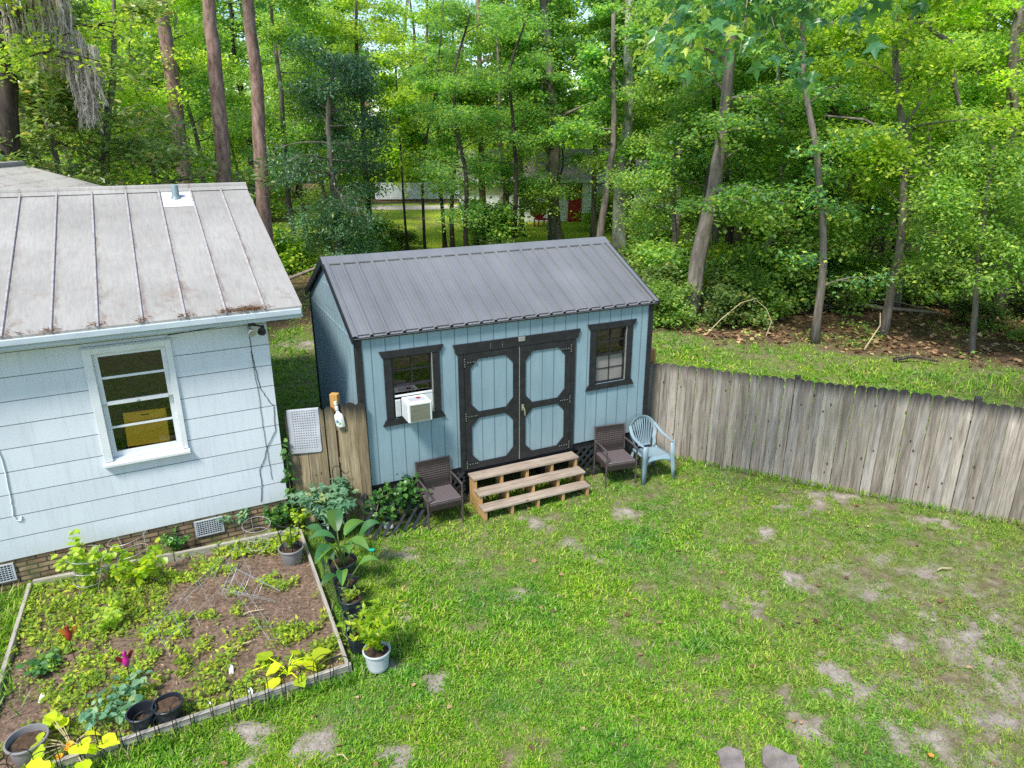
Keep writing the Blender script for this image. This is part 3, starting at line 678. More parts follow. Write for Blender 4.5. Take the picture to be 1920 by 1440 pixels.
# window with casing; opening h
def shed_window(h, ac=False):
    a, b, c, d = h
    wn = MB(); wn.bev(a-.11, a-.002, -.022, -.001, c, d, .003); wn.bev(b+.002, b+.11, -.022, -.001, c, d, .003)
    wn.prism([(a-.17, d+.095), (a-.125, d+.0005), (b+.125, d+.0005), (b+.17, d+.095)], -.032, -.001); f = wn.build('window', m_black, shed)
    MB().prism([(a-.125, c-.002), (a-.17, c-.09), (b+.17, c-.09), (b+.125, c-.002)], -.032, -.001).build('sill', m_black, f)
    mid = (c+d)/2+.02; mb = MB()
    mb.box(a+.001, a+.03, .012, .05, c+.001, d-.001); mb.box(b-.03, b-.001, .012, .05, c+.001, d-.001); mb.box(a+.031, b-.031, .012, .05, d-.03, d-.001); mb.box(a+.031, b-.031, .012, .05, c+.001, c+.03)
    mb.box(a+.031, b-.031, .008, .05, mid-.018, mid+.018)
    mb.build('sash', m_black, f)
    mb = MB(); x = (a+b)/2
    mb.box(x-.009, x+.009, .02, .034, mid+.019, d-.031); mb.box(a+.031, x-.01, .02, .034, (mid+d)/2-.009, (mid+d)/2+.009); mb.box(x+.01, b-.031, .02, .034, (mid+d)/2-.009, (mid+d)/2+.009)
    if not ac:
        mb.box(x-.007, x+.007, .038, .046, c+.031, mid-.019); mb.box(a+.031, x-.008, .038, .046, (mid+c)/2-.007, (mid+c)/2+.007); mb.box(x+.008, b-.031, .038, .046, (mid+c)/2-.007, (mid+c)/2+.007)
    mb.build('muntin', m_black, f)
    MB().box(b-.012, b+.001, -.012, .010, c+.004, d-.004).build('track', m_silver, f)
    MB().add([(a+.03, .035, mid), (b-.03, .035, mid), (b-.03, .035, d-.03), (a+.03, .035, d-.03)], [(0,1,2,3)]).build('pane', m_glass, f)
    zl = c+.03 if not ac else c+.34; lo = MB().add([(a+.03, .047, zl), (b-.03, .047, zl), (b-.03, .047, mid), (a+.03, .047, mid)], [(0,1,2,3)])
    lo.build('pane', m_glass if ac else m_glass_frost, f)
    return f
shed_window(w1h, True); shed_window(w2h)

# double doors
mb = MB().bev(1.46, 1.545, -.024, -.001, .535, 2.408, .003); mb.build('door_casing', m_black, shed)
MB().bev(3.345, 3.43, -.024, -.001, .535, 2.408, .003).build('door_casing', m_black, shed)
MB().prism([(1.385, 2.555), (1.43, 2.41), (3.46, 2.41), (3.505, 2.555)], -.034, -.001).build('door_head_casing', m_black, shed)
def door(x0, x1, left):
    z0, z1 = .545, 2.400
    d = MB().box(x0, x1, -.012, -.001, z0, z1).build('door', m_shed_x, shed)
    st = .095; rails = [(z0, z0+.10), (1.375, 1.475), (z1-.095, z1)]
    mb = MB(); F, B = -.032, -.0125
    mb.box(x0, x0+st, F, B, z0, z1); mb.box(x1-st, x1, F, B, z0, z1)
    for a, b in rails: mb.box(x0+st, x1-st, F, B, a, b)
    c = .125; cz = .135
    for (a, b) in ((rails[0][1], rails[1][0]), (rails[1][1], rails[2][0])):
        X0, X1 = x0+st, x1-st
        for tri in ([(X0,a),(X0+c,a),(X0,a+cz)], [(X1,a),(X1,a+cz),(X1-c,a)], [(X0,b),(X0,b-cz),(X0+c,b)], [(X1,b),(X1-c,b),(X1,b-cz)]): mb.prism(tri, F+.0008, B)
    mb.build('door_frame', m_black, d)
    hx = x0+.02 if left else x1-.02; sg = 1 if left else -1
    for z in (z1-.13, 1.42, z0+.09):
        hm = MB(); hm.box(min(hx-.035*sg, hx), max(hx-.035*sg, hx), -.040, -.0335, z-.075, z+.075); hm.prism([(hx, z-.024), (hx+.17*sg, z-.012), (hx+.17*sg, z+.012), (hx, z+.024)], -.040, -.0335)
        nf = len(hm.f); bm_ = hm
        for dx, dz in ((-.018,-.055), (-.018,-.02), (-.018,.02), (-.018,.055), (.03,0), (.075,0), (.12,.0), (.155,0)): bm_.box(hx+dx*sg-.006, hx+dx*sg+.006, -.045, -.0405, z+dz-.006, z+dz+.006)
        two_mats(hm.build('hinge', m_black, d), nf, m_silver)
    return d
door(1.55, 2.437, True); dr = door(2.453, 3.34, False)
MB().box(2.4385, 2.4515, -.028, -.002, .55, 2.40).build('door_seam_strip', m_silver, shed)
mb = MB().tube([(2.50, -.033, 1.42), (2.50, -.085, 1.42), (2.51, -.09, 1.36), (2.515, -.085, 1.30)], .011, 8); mb.bev(2.48, 2.52, -.040, -.0335, 1.37, 1.47, .004)
mb.build('handle', m_brass, dr, True)
pl_ = MB().bev(2.425, 2.535, -.042, -.0345, 2.485, 2.555, .004).build('name_plate', m_silver, shed)
mb = MB(); mb.box(2.440, 2.52, -.0438, -.0425, 2.515, 2.532); mb.build('plate_marking', M_plain('plate_grey', (.25,.26,.27)), pl_)
mb = MB()
for x in (1.97, 2.16):
    for k in range(3): mb.box(x-.004, x+.004, -.038, -.0345, 2.44+.03*k, 2.45+.03*k)
mb.build('casing_screws', m_silver, shed)

# ------------------------------------------------------------------ window air conditioner
acx, acy = loc2(SHED, SA, .74, -.05)
ac = thing('air_conditioner', 'white window air conditioner sticking out of the shed window left of the doors', 'air conditioner', (acx, acy, 1.61), SA)
mb = MB().bev(-.165, .185, -.30, .02, .0, .29, .012); mb.build('cabinet', m_ac, ac)
mb = MB().box(-.135, .150, -.304, -.3005, .02, .262); mb.build('coil_grille', m_acg, ac)
mb = MB()
for k in range(12): mb.box(-.169, -.1655, -.26, -.06, .035+.018*k, .044+.018*k)
mb.build('side_louvre', m_pot_w, ac)
mb = MB().box(-.245, -.170, .03, .045, .0, .255)
for k in range(6): mb.box(-.243+.0125*k, -.237+.0125*k, .022, .0295, .005, .25)
mb.build('accordion_panel', m_ac, ac)
MB().box(-.245, .31, .024, .050, .296, .32).build('top_rail', m_ac, ac)
MB().box(.19, .31, .03, .045, .0, .292).build('accordion_panel', m_ac, ac)
mb = MB().bev(-.11, .12, -.22, -.08, .2905, .296, .004); mb.build('lid_recess', m_pot_w, ac)
mb = MB().bev(.01, .07, -.15, -.10, .2965, .306, .004); mb.build('dead_leaf', m_red, ac)

# ------------------------------------------------------------------ steps
stx, sty = loc2(SHED, SA, 1.57, -.035)
stp = thing('wooden_steps', 'three tread wooden steps with open risers below the shed doors', 'steps', (stx, sty, 0), SA)
W_ = 1.80
tr = [(-.02, -.25, .505), (-.235, -.465, .335), (-.425, -.63, .165)]       # back y, front y, top z
for (b, f, z) in tr:
    mb = MB().bev(-.02, W_+.02, f, b, z-.036, z, .005); mb.build('tread', m_new_wood, stp)
for k in range(5):
    x = .0+(W_-.04)*k/4
    poly = [(-.03, -.02), (-.03, .468), (-.235, .468), (-.235, .298), (-.445, .298), (-.445, .128), (-.615, .128), (-.615, -.02)]
    mb = MB().prism([(a, b) for a, b in poly], x, x+.04, 'yz'); mb.build('stringer', m_new_wood_z, stp)
for (sx, tx, rz_, lb) in ((2.0, -.20, .3, 'orange brick lying in the shade under the top step'), (2.92, -.34, -.2, 'orange brick lying in grass under the middle step, right side')):
    x, y = loc2(SHED, SA, sx, tx); tag(MB().bev(-.11, .11, -.05, .05, 0, .06, .006).build('brick', M_noise('loose_brick', (.30,.11,.055), (.44,.19,.10), 14, .9, .2, bump=.4), None, loc=(x, y, -.01), rot=(0, 0, SA+rz_)), lb, 'brick', 'loose bricks under the steps')

# ------------------------------------------------------------------ lattice skirts
def lattice(x0, x1, h, diag=True, sp=.145, cut=None):
    mb = MB(); w_ = .042
    def clip(p, q):
        (x, z), (u, v_) = p, q; t0, t1 = 0.0, 1.0
        for d, lo, hi, a in ((u-x, x0, x1, x), (v_-z, 0, h, z)):
            if abs(d) < 1e-9: continue
            ta, tb = (lo-a)/d, (hi-a)/d; ta, tb = min(ta, tb), max(ta, tb); t0, t1 = max(t0, ta), min(t1, tb)
        return None if t1-t0 < .02 else ((x+(u-x)*t0, z+(v_-z)*t0), (x+(u-x)*t1, z+(v_-z)*t1))
    n = int((x1-x0+h)/sp)+1
    for k in range(n+1):
        c = clip((x0-h+sp*k, 0), (x0+sp*k, h))
        if c: mb.beam((c[0][0], -.006, c[0][1]), (c[1][0], -.006, c[1][1]), w_, .009, (0, 1, 0))
        if diag:
            c = clip((x0+sp*k, 0), (x0-h+sp*k, h))
            if c: mb.beam((c[0][0], .006, c[0][1]), (c[1][0], .006, c[1][1]), w_, .009, (0, 1, 0))
    return mb
la = thing('lattice_skirt', 'black lattice skirt panel between the steps and the plastic chair', 'lattice panel', (*loc2(SHED, SA, 3.46, -.06), .0), SA, 'lattice skirts along the shed')
lattice(0, 1.40, .54).build('lattice_strips', m_lattice, la)
la2 = thing('lattice_skirt', 'black lattice skirt panel directly behind the left wicker chair', 'lattice panel', (*loc2(SHED, SA, .62, -.05), .0), SA, 'lattice skirts along the shed')
lattice(0, .88, .54).build('lattice_strips', m_lattice, la2)
la3 = thing('lattice_skirt', 'loose black lattice panel leaning over at the left shed corner, half under ivy', 'lattice panel', (*loc2(SHED, SA, -.16, -.46), .0), 0, 'lattice skirts along the shed', rot=(R(-38), 0, SA+.06))
l3 = lattice(0, 1.0, .66, False, .15); l3.build('lattice_strips', m_lattice, la3)

# ================================================================== HOUSE (x along the wall to the right, y into the house)
house = thing('white_house', 'white shingled house with standing seam metal roof and brick base', 'house', (*HOUSE, 0), HA)
HL = -9.5; hw = (-2.06, -1.25, 1.50, 2.90)
wh = wall_holes(MB(), HL, 0, .404, 3.27, 0, .12, [hw]).build('wall', None, house)
def M_shingle():
    t = NT('white_asbestos_shingle'); v = t.coord(); z = t.sep(v)[2]; x = t.sep(v)[0]
    q = t.math('DIVIDE', t.math('SUBTRACT', z, .404), .2935); row = t.math('FLOOR', q); f = t.math('FRACT', q)
    k = t.math('LESS_THAN', f, .965)
    off = t.math('MULTIPLY', t.math('FRACT', t.math('MULTIPLY', t.math('SINE', t.math('MULTIPLY', row, 12.99)), 43.7)), 1.22)
    xf_ = t.math('FRACT', t.math('DIVIDE', t.math('ADD', x, off), 1.22)); kx = t.math('GREATER_THAN', xf_, .0035)
    n = t.noise(v, 1.4, 5); c = t.ramp(n, [(.3, (.60,.645,.69)), (.7, (.66,.70,.735))])
    n2 = t.noise(t.coord((4,4,.35)), 5, 4, .6); c = t.mix(.4, c, t.ramp(n2, [(.25, .70), (.5, 1.0)]), 'MULTIPLY')
    tint = t.math('FRACT', t.math('MULTIPLY', t.math('SINE', t.math('ADD', row, t.math('FLOOR', t.math('DIVIDE', t.math('ADD', x, off), 1.22)))), 91.3)); c = t.mix(1, c, t.ramp(tint, [(0, .965), (1, 1.03)]), 'MULTIPLY')
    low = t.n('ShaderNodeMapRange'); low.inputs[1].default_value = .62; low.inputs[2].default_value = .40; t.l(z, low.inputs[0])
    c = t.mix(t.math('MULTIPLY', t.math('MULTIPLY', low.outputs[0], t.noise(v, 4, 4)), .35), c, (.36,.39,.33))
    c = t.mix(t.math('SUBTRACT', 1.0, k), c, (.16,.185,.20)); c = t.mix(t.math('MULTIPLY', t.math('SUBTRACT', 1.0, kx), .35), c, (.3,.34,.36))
    h = t.math('MULTIPLY', f, -1.0)
    h = t.math('ADD', t.math('MULTIPLY', t.math('SUBTRACT', 1.0, f), .7), t.math('MULTIPLY', k, .3))
    return t.done(t.pbr(c, .55, .35, 0, t.bump(h, .5, .012)))
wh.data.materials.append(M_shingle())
MB().box(HL, -.02, .018, .2, -.1, .402).build('brick_foundation', m_brick, house)
MB().box(-.12, 0, .121, 7.0, .404, 3.3).build('side_wall', wh.data.materials[0], house)
MB().box(-.10, -.005, .201, 7.0, -.1, .402).build('brick_foundation', m_brick, house)
rise = (4.591-3.292)/3.9
mb = MB()
for sg in (0, 1):
    y0, y1 = (-.30, 3.6) if sg == 0 else (7.5, 3.6)
    p = [(y0, 3.292), (y1, 4.591), (y1, 4.56), (y0, 3.262)]; mb.prism(p, HL-.3, .43, 'yz')
hr = mb.build('roof', m_roof_old, house)
for k in range(15):
    x = .01-.4695*k; mb = MB()
    mb.tube([(x-.045, -.31, 3.296), (x, 3.5, 3.292+rise*3.8+.012)], [.017, .017], 6)
    mb.build('roof_seam', m_seam, hr)
mb = MB().tube([(HL-.3, 3.6, 4.60), (.44, 3.6, 4.60)], .05, 8); mb.add([(HL-.3, 3.42, 4.545), (.44, 3.42, 4.545), (.44, 3.6, 4.615), (HL-.3, 3.6, 4.615)], [(0,1,2,3)])
mb.build('ridge_cap', m_roof_old, hr)
mb = MB(); zf_ = lambda y: 3.292+rise*(y+.3)+.006
mb.add([(-.91, 2.86, zf_(2.86)), (-.47, 2.86, zf_(2.86)), (-.455, 3.44, zf_(3.44)), (-.90, 3.44, zf_(3.44))], [(0,1,2,3)]); mb.build('pipe_flashing', m_roof_patch, hr)
mb = MB().lathe([(.085, 0), (.07, .03), (.055, .06), (.055, .20), (.045, .215), (.0, .22)], 14, (-.70, 3.2, zf_(3.2)-.02)); mb.build('vent_pipe', M_plain('aged_copper_green', (.20,.27,.275), .5, .4, .2), hr, True)
MB().bev(HL-.3, .40, -.285, -.262, 3.13, 3.255, .004).build('fascia', m_fascia, house)
mb = MB().bev(HL-.3, .415, -.325, -.2865, 3.185, 3.262, .008); mb.build('eave_trim', m_fascia, house)
MB().box(HL, .40, -.261, -.0005, 3.14, 3.165).build('soffit', m_soffit, house)
MB().prism([(-.29, 3.14), (-.29, 3.255), (3.6, 4.555), (7.4, 3.255), (7.4, 3.14), (3.6, 4.44)], .401, .425, 'yz').build('barge_board', m_fascia, house)
MB().prism([(.13, 3.30), (7.0, 3.30), (3.6, 4.45)], -.11, -.01, 'yz').build('gable_wall', wh.data.materials[0], house)
# pine straw caught on the roof edge
n = 900; rp = np.random.RandomState(9)
xs_ = np.concatenate([rp.normal(-.22, .10, 400), rp.normal(-.50, .05, 150), rp.normal(-.97, .05, 80), rp.normal(-1.45, .04, 60), rp.normal(-1.93, .05, 70), rp.normal(-2.4, .05, 60), rp.normal(-2.85, .25, 80)])
yo = np.abs(rp.normal(0, .045, 900)); zo = 3.292+rise*yo+.008+rp.uniform(0, .02, 900); P = np.stack([xs_, -.3+yo, zo], 1)
Rv, Fv, Uv = basis(rp, 900, (-.1, .15), .6)
V, F = batch(P, Rv*.5, Fv, Uv, rp.uniform(.02, .075, 900), *LANCE); ns = link('pine_straw', mesh_np('pine_straw', V, F), M_noise('rusty_pine_straw', (.13,.065,.03), (.30,.17,.085), 20, .9, .1, bump=0, isl=.3), hr); tag(ns, kind='stuff')
# window
a, b, c, d = hw
mb = MB(); mb.bev(a-.10, a-.001, -.03, -.001, c-.02, d+.075, .005); mb.bev(b+.001, b+.075, -.03, -.001, c-.02, d+.075, .005); mb.bev(a-.0005, b+.0005, -.03, -.001, d+.0005, d+.075, .005)
wf = mb.build('window', m_white, house)
MB().prism([(-.075, c-.075), (-.075, c-.045), (-.001, c-.021), (-.001, c-.10)], a-.11, b+.085, 'yz').build('sill', m_white, wf)
MB().bev(a-.11, b+.085, -.045, -.001, d+.077, d+.10, .004).build('drip_cap', m_fascia, wf)
mb = MB(); mid = 2.235
mb.box(a+.001, a+.055, .02, .06, mid, d-.001); mb.box(b-.055, b-.001, .02, .06, mid, d-.001); mb.box(a+.056, b-.056, .02, .06, d-.05, d-.001); mb.box(a+.056, b-.056, .018, .06, mid-.02, mid+.025); mb.box(a+.056, b-.056, .03, .05, 2.555, 2.585)
mb.build('upper_sash', m_white, wf)
mb = MB()
mb.box(a+.001, a+.055, .065, .10, c+.001, mid+.02); mb.box(b-.055, b-.001, .065, .10, c+.001, mid+.02); mb.box(a+.056, b-.056, .065, .10, c+.001, c+.07); mb.box(a+.056, b-.056, .066, .10, mid-.025, mid+.018); mb.box(a+.056, b-.056, .07, .095, 1.885, 1.912)
mb.build('lower_sash', m_white, wf)
MB().bev((a+b)/2-.02, (a+b)/2+.02, .008, .0175, mid-.012, mid+.012, .004).build('sash_lock', m_silver, wf)
MB().add([(a+.05, .04, mid), (b-.05, .04, mid), (b-.05, .04, d-.04), (a+.05, .04, d-.04)], [(0,1,2,3)]).build('pane', m_glass, wf)
MB().add([(a+.05, .082, c+.06), (b-.05, .082, c+.06), (b-.05, .082, mid), (a+.05, .082, mid)], [(0,1,2,3)]).build('pane', m_glass, wf)
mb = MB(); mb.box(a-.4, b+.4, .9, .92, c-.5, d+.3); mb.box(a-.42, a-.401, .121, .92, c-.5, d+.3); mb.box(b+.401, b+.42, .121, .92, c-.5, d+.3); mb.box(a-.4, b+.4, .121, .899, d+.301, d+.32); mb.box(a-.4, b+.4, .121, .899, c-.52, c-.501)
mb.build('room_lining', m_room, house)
cx_, cy_ = loc2(HOUSE, HA, -1.63, .135)
cd = tag(MB().bev(-.25, .25, -.018, .018, 0, .455, .006).build('card_box', m_card, None, loc=(cx_, cy_, 1.575), rot=(R(-6), R(2), HA)), 'flat yellow card box standing inside the house window', 'box')
MB().box(-.045, .045, -.0205, -.0185, .395, .41).build('hand_slot', m_room, cd)
# foundation vents
for x0, x1 in ((-3.78, -3.36), (-1.27, -.90)):
    v = MB(); v.box(x0, x1, -.006, .017, .12, .135); v.box(x0, x1, -.006, .017, .345, .36); v.box(x0, x0+.02, -.006, .017, .1355, .3445); v.box(x1-.02, x1, -.006, .017, .1355, .3445)
    for k in range(1, 12): v.box(x0+(x1-x0)*k/12-.004, x0+(x1-x0)*k/12+.004, -.003, .004, .1355, .3445)
    for k in range(1, 7): v.box(x0+.021, x1-.021, -.0055, -.0032, .1355+.03*k-.004, .1355+.03*k+.004)
    vo = v.build('foundation_vent', m_pot_w, house)
    MB().box(x0+.02, x1-.02, .005, .012, .136, .344).build('vent_backing', m_room, vo)
# flood lamp below the eave, its cable and the thin wires running down the corner
lx, ly = loc2(HOUSE, HA, -.20, -.10)
fl = thing('flood_lamp', 'small twin flood lamp under the house eave at the corner', 'lamp', (lx, ly, 3.06), HA)
MB().lathe([(.045, .0), (.045, .05), (.02, .078)], 12, (0, 0, 0)).build('lamp_base', m_black, fl, True)
for sx, an in ((-.05, -.5), (.13, .6)):
    Mx = Matrix.Translation((sx, -.05, -.02)) @ Matrix.Rotation(an, 4, 'Y') @ Matrix.Rotation(R(120), 4, 'X')
    mb = MB().lathe([(.02, 0), (.028, .05), (.05, .09), (.055, .13), (.045, .125), (.0, .118)], 14); mb.v = [tuple(Mx @ Vector(v)) for v in mb.v]
    mb.tube([(0, 0, .0), (sx, -.05, -.02)], .012, 6); mb.build('lamp_head', m_silver if sx < 0 else m_black, fl, True)
def wallw(name, pts, r, mat, label=None):
    P_ = []
    for i in range(len(pts)-1):
        for k in range(6):
            t = k/6; P_.append((pts[i][0]*(1-t)+pts[i+1][0]*t+rnd.uniform(-.006, .006), -.008, pts[i][1]*(1-t)+pts[i+1][1]*t))
    P_.append((pts[-1][0], -.008, pts[-1][1])); return MB().tube(P_, r, 5).build(name, mat, house)
wallw('cable', [(-.23, 3.06), (-.229, 2.67), (-.205, 2.4), (-.187, 2.155), (-.073, 1.917), (-.036, 1.87), (-.05, 1.5), (-.198, 1.257), (-.25, 1.1), (-.327, .955), (-.33, .7), (-.368, .45)], .004, m_wire_d)
wallw('cable', [(-.243, 2.68), (-.215, 2.1), (-.208, 1.6), (-.19, 1.1), (-.18, .76)], .003, m_wire_d)
wallw('cable', [(-1.2, 3.03), (-.7, 3.06), (-.23, 3.09)], .005, m_wire_d)
wallw('cable', [(-3.24, 2.2), (-3.19, 1.75), (-3.21, 1.2), (-3.23, 1.0), (-3.20, .925), (-3.16, .915), (-3.15, .97)], .009, m_white)

# ------------------------------------------------------------------ corrugated roof of the outbuilding behind the house
ob = thing('outbuilding', 'small outbuilding with corrugated metal roof behind the house ridge', 'outbuilding', (-11.2, 15.5, 0), .2)
mb = MB(); W2 = 3.2
for sg in (-1, 1):
    b0 = len(mb.v); nn = 60
    for k in range(nn+1):
        y = -2+4*k/nn; h = .025*math.cos(k*PI*.5*2)
        mb.v += [(0, y, 4.75+h), (sg*W2, y, 3.75+h)]
    mb.f += [((b0+2*k, b0+2*k+1, b0+2*k+3, b0+2*k+2) if sg > 0 else (b0+2*k, b0+2*k+2, b0+2*k+3, b0+2*k+1)) for k in range(nn)]
mb.build('roof', m_roof_old, ob)
MB().tube([(0, -2.05, 4.79), (0, 2.05, 4.79)], .07, 8).build('ridge_cap', m_seam, ob)
MB().prism([(-3, 0), (3, 0), (3, 3.75), (0, 4.68), (-3, 3.75)], -1.9, 1.9).build('wall', m_siding_w, ob)

# ================================================================== RIGHT HAND FENCE
fen = thing('picket_fence', 'long weathered grey dog eared picket fence running right from the shed', 'fence', (*FEN, 0), FA)
def pickets(mb, x0, x1, zt, seed, w=.1395, gap=.007, thick=.018, zb=-.06):
    r = random.Random(seed); x = x0
    while x < x1-.05:
        ww = w*r.uniform(.985, 1.01); dz = r.uniform(-.012, .012); h = zt((x+ww/2))+dz; c = .034; tilt = r.uniform(-.007, .007); yo = r.uniform(-.006, .006)
        z0 = zb+r.uniform(0, .02)
        poly = [(x, z0), (x+ww, z0), (x+ww+tilt, h-c), (x+ww-c+tilt, h-.004), (x+ww/2+tilt, h), (x+c+tilt, h-.004), (x+tilt, h-c)]
        b = len(mb.v); mb.prism(poly, yo-thick/2, yo+thick/2)
        cup = r.uniform(-.004, .006)
        x += ww+gap*r.choice((.5, .8, 1, 1.8))
zt = lambda x: 1.655+.035*min(x, 3.2)+(.02*math.sin(x*1.7))
fl_ = 7.3; seg = [0, 2.43, 4.86, fl_]
for i in range(3):
    mb = MB(); pickets(mb, seg[i]+.004, seg[i+1]-.004, zt, 40+i); mb.build('picket_panel', m_picket, fen)
    for z in (.35, .95, 1.5): MB().bev(seg[i]+.01, seg[i+1]-.01, .016, .052, z-.045, z+.045, .004).build('rail', m_picket, fen)
for x in (.06, 2.75, 5.2, 7.25): MB().bev(x-.045, x+.045, .056, .146, -.05, zt(x)+.03, .006).build('fence_post', m_picket, fen)
px_, py_ = loc2(FEN, FA, .36, .20); tag(MB().bev(-.045, .045, -.045, .045, -.05, 1.86, .006).build('timber_post', m_post_new, None, loc=(px_, py_, 0), rot=(0, 0, FA)), 'new orange timber post just behind the grey fence beside the shed', 'post')
px_, py_ = loc2(FEN, FA, .10, .16); tag(MB().bev(-.07, .07, -.012, .012, -.05, 1.78, .006).build('loose_board', M_noise('pale_board', (.42,.41,.40), (.58,.57,.55), 8, .8, .2, (1,1,.2)), None, loc=(px_, py_, 0), rot=(0, 0, FA)), 'pale board upright behind the fence against the shed corner', 'board')

# ------------------------------------------------------------------ short fence between house and shed
GP, GA = (-2.12, 9.10), -.19
gf = thing('short_fence', 'short brown green picket fence closing the gap between house and shed', 'fence', (*loc2(GP, GA, 0, 0), 0), GA)
mb = MB(); zt2 = lambda x: 1.885+.16*x
pickets(mb, -1.135, -.36, zt2, 77, .143, .011); pickets(mb, -.345, .10, lambda x: 1.87+.12*x+.04, 78, .143, .011); mb.build('picket_panel', m_picket_b, gf)
for z in (.4, 1.0, 1.5): MB().bev(-1.13, .09, .016, .052, z-.045, z+.045, .004).build('rail', m_picket_b, gf)
MB().bev(-.455, -.34, .056, .146, -.05, 1.985, .006).build('fence_post', m_post_new, gf)
# bath mat over the fence top
mb = MB(); S0, S1, Z1 = -1.095, -.600, 1.775; nx, nz = 40, 56
th = []
def matp(u, v):      # v 0..1 down the front
    x = S0+(S1-S0)*u; top = zt2(x)+.006
    L = .70*v
    if L < .03: a = L/.03*PI/2; return (x, -.014-.004*math.sin(a)-.0, top+.012*math.cos(a))
    return (x+.055*(v)*0, -.020-.012*math.sin(v*9+u*2)*.4-.01*v, top-(L-.03))
vs = []; fs = []
holes = set()
for i in range(nx):
    for j in range(nz):
        if 5 <= i < nx-5 and 4 <= j < nz-4 and i % 3 == 1 and j % 3 == 1: holes.add((i, j))
for i in range(nx+1):
    for j in range(nz+1):
        u, v = i/nx, j/nz
        # rounded lower corners
        vv = v
        e = .07
        if v > 1-e and (u < e or u > 1-e):
            cu = (e-u)/e if u < e else (u-1+e)/e; vmax = 1-e+e*math.sqrt(max(0, 1-cu*cu)); vv = 1-e+(v-1+e)/e*(vmax-1+e)
        vs.append(matp(u, vv))
idx = lambda i, j: i*(nz+1)+j
fs = [(idx(i, j), idx(i, j+1), idx(i+1, j+1), idx(i+1, j)) for i in range(nx) for j in range(nz) if (i, j) not in holes]
mb.v, mb.f = vs, fs
gx0, gy0 = loc2(GP, GA, 0, 0)
mo = tag(mb.build('bath_mat', m_mat, None, True, loc=(gx0, gy0, 0), rot=(0, 0, GA)), 'grey perforated rubber bath mat hung over the short fence', 'bath mat')
sm = mo.modifiers.new('thick', 'SOLIDIFY'); sm.thickness = .005; sm.offset = 0
# spray bottle hanging by its neck
bx, by = loc2(GP, GA, -.262, -.055)
bo = thing('spray_bottle', 'white plastic bottle hanging head up on the short fence', 'bottle', (bx, by, 1.555), GA, rot=(0, R(-9), GA))
b1 = MB(); b1.lathe([(.0, 0), (.060, .002), (.068, .012), (.068, .15), (.058, .185), (.026, .215), (.021, .24), (.021, .255)], 20); b1.v = [(x, y*.55, z) for x, y, z in b1.v]; b1.build('bottle_body', m_ac, bo, True)
MB().lathe([(.024, .256), (.026, .30), (.018, .305), (.016, .33), (.024, .332), (.024, .375), (.0, .378)], 14).build('cap', m_ac, bo, True)
MB().box(-.05, .045, -.0385, -.0375, .03, .135).build('bottle_label', M_plain('label_white', (.62,.66,.62)), bo)
MB().prism([(-.035, .075), (.005, .075), (.0, .105), (-.02, .118), (-.038, .10)], -.0405, -.039).build('label_mark', M_plain('label_blue', (.12,.2,.36)), bo)
MB().prism([(.0, .045), (.028, .045), (.034, .07), (.015, .082), (-.002, .068)], -.0405, -.039).build('label_mark', M_plain('label_green', (.15,.36,.06)), bo)
# shepherd's hook
hx_, hy_ = loc2(GP, GA, -.44, -.10); pts = [(0, 0, -.1), (0, 0, .45), (0, 0, .86)]
for k in range(1, 9): a = PI-PI*.85*k/8; pts.append((.075+.075*math.cos(a), 0, .86+.10*math.sin(a)))
for k in range(1, 7): a = PI*1.1+PI*.85*k/6; pts.append((.20+.05*math.cos(a), 0, .905+.05*math.sin(a)))
tag(MB().tube(pts, .006, 6).build('plant_hook', m_wire_d, None, True, loc=(hx_, hy_, 0), rot=(0, 0, GA)), 'thin black shepherd hook standing in front of the short fence', 'plant hook')

# ================================================================== CHAIRS
def wicker_chair(loc, rz, label):
    t = thing('wicker_armchair', label, 'chair', (*loc, 0), rz, 'wicker chairs by the steps')
    wd, dp = .265, .235
    mb = MB().bev(-wd+.012, wd-.012, -dp, dp-.03, .36, .405, .008); mb.build('seat', m_wicker_seat, t)
    mb = MB().bev(-wd+.014, wd-.014, -dp-.008, -dp+.012, .27, .359, .004); mb.bev(-wd+.004, -wd+.016, -dp+.014, dp-.04, .29, .359, .004); mb.bev(wd-.016, wd-.004, -dp+.014, dp-.04, .29, .359, .004)
    mb.build('seat_apron', m_wicker, t)
    lean = Matrix.Translation((0, dp-.02, .405)) @ Matrix.Rotation(R(-6), 4, 'X')
    MB().bev(-wd+.016, wd-.016, -.014, .014, -.03, .45, .008, lean).build('backrest', m_wicker, t)
    for sx in (-1, 1):
        x = sx*wd
        MB().beam((x, -dp, -.03), (x, -dp, .595), .024, .024, (1,0,0), .003).build('leg', m_wframe, t)
        MB().beam((x, dp+.02, -.03), (x, dp-.01, .42), .024, .024, (1,0,0), .003).build('leg', m_wframe, t)
        MB().beam((x, dp-.02, .42), (x, dp+.025, .855), .022, .022, (1,0,0), .003).build('back_post', m_wframe, t)
        MB().tube([(x, -dp-.008, .600), (x, -dp+.03, .612), (x, -.02, .617), (x, dp+.01, .606)], .0145, 8).build('armrest', m_wframe, t, True)
    return t
wicker_chair(loc2(SHED, SA, 1.0, -.295), SA, 'brown wicker armchair left of the wooden steps, in front of the ivy')
wicker_chair((1.70, 10.56), .31, 'brown wicker armchair right of the steps beside the blue plastic chair')

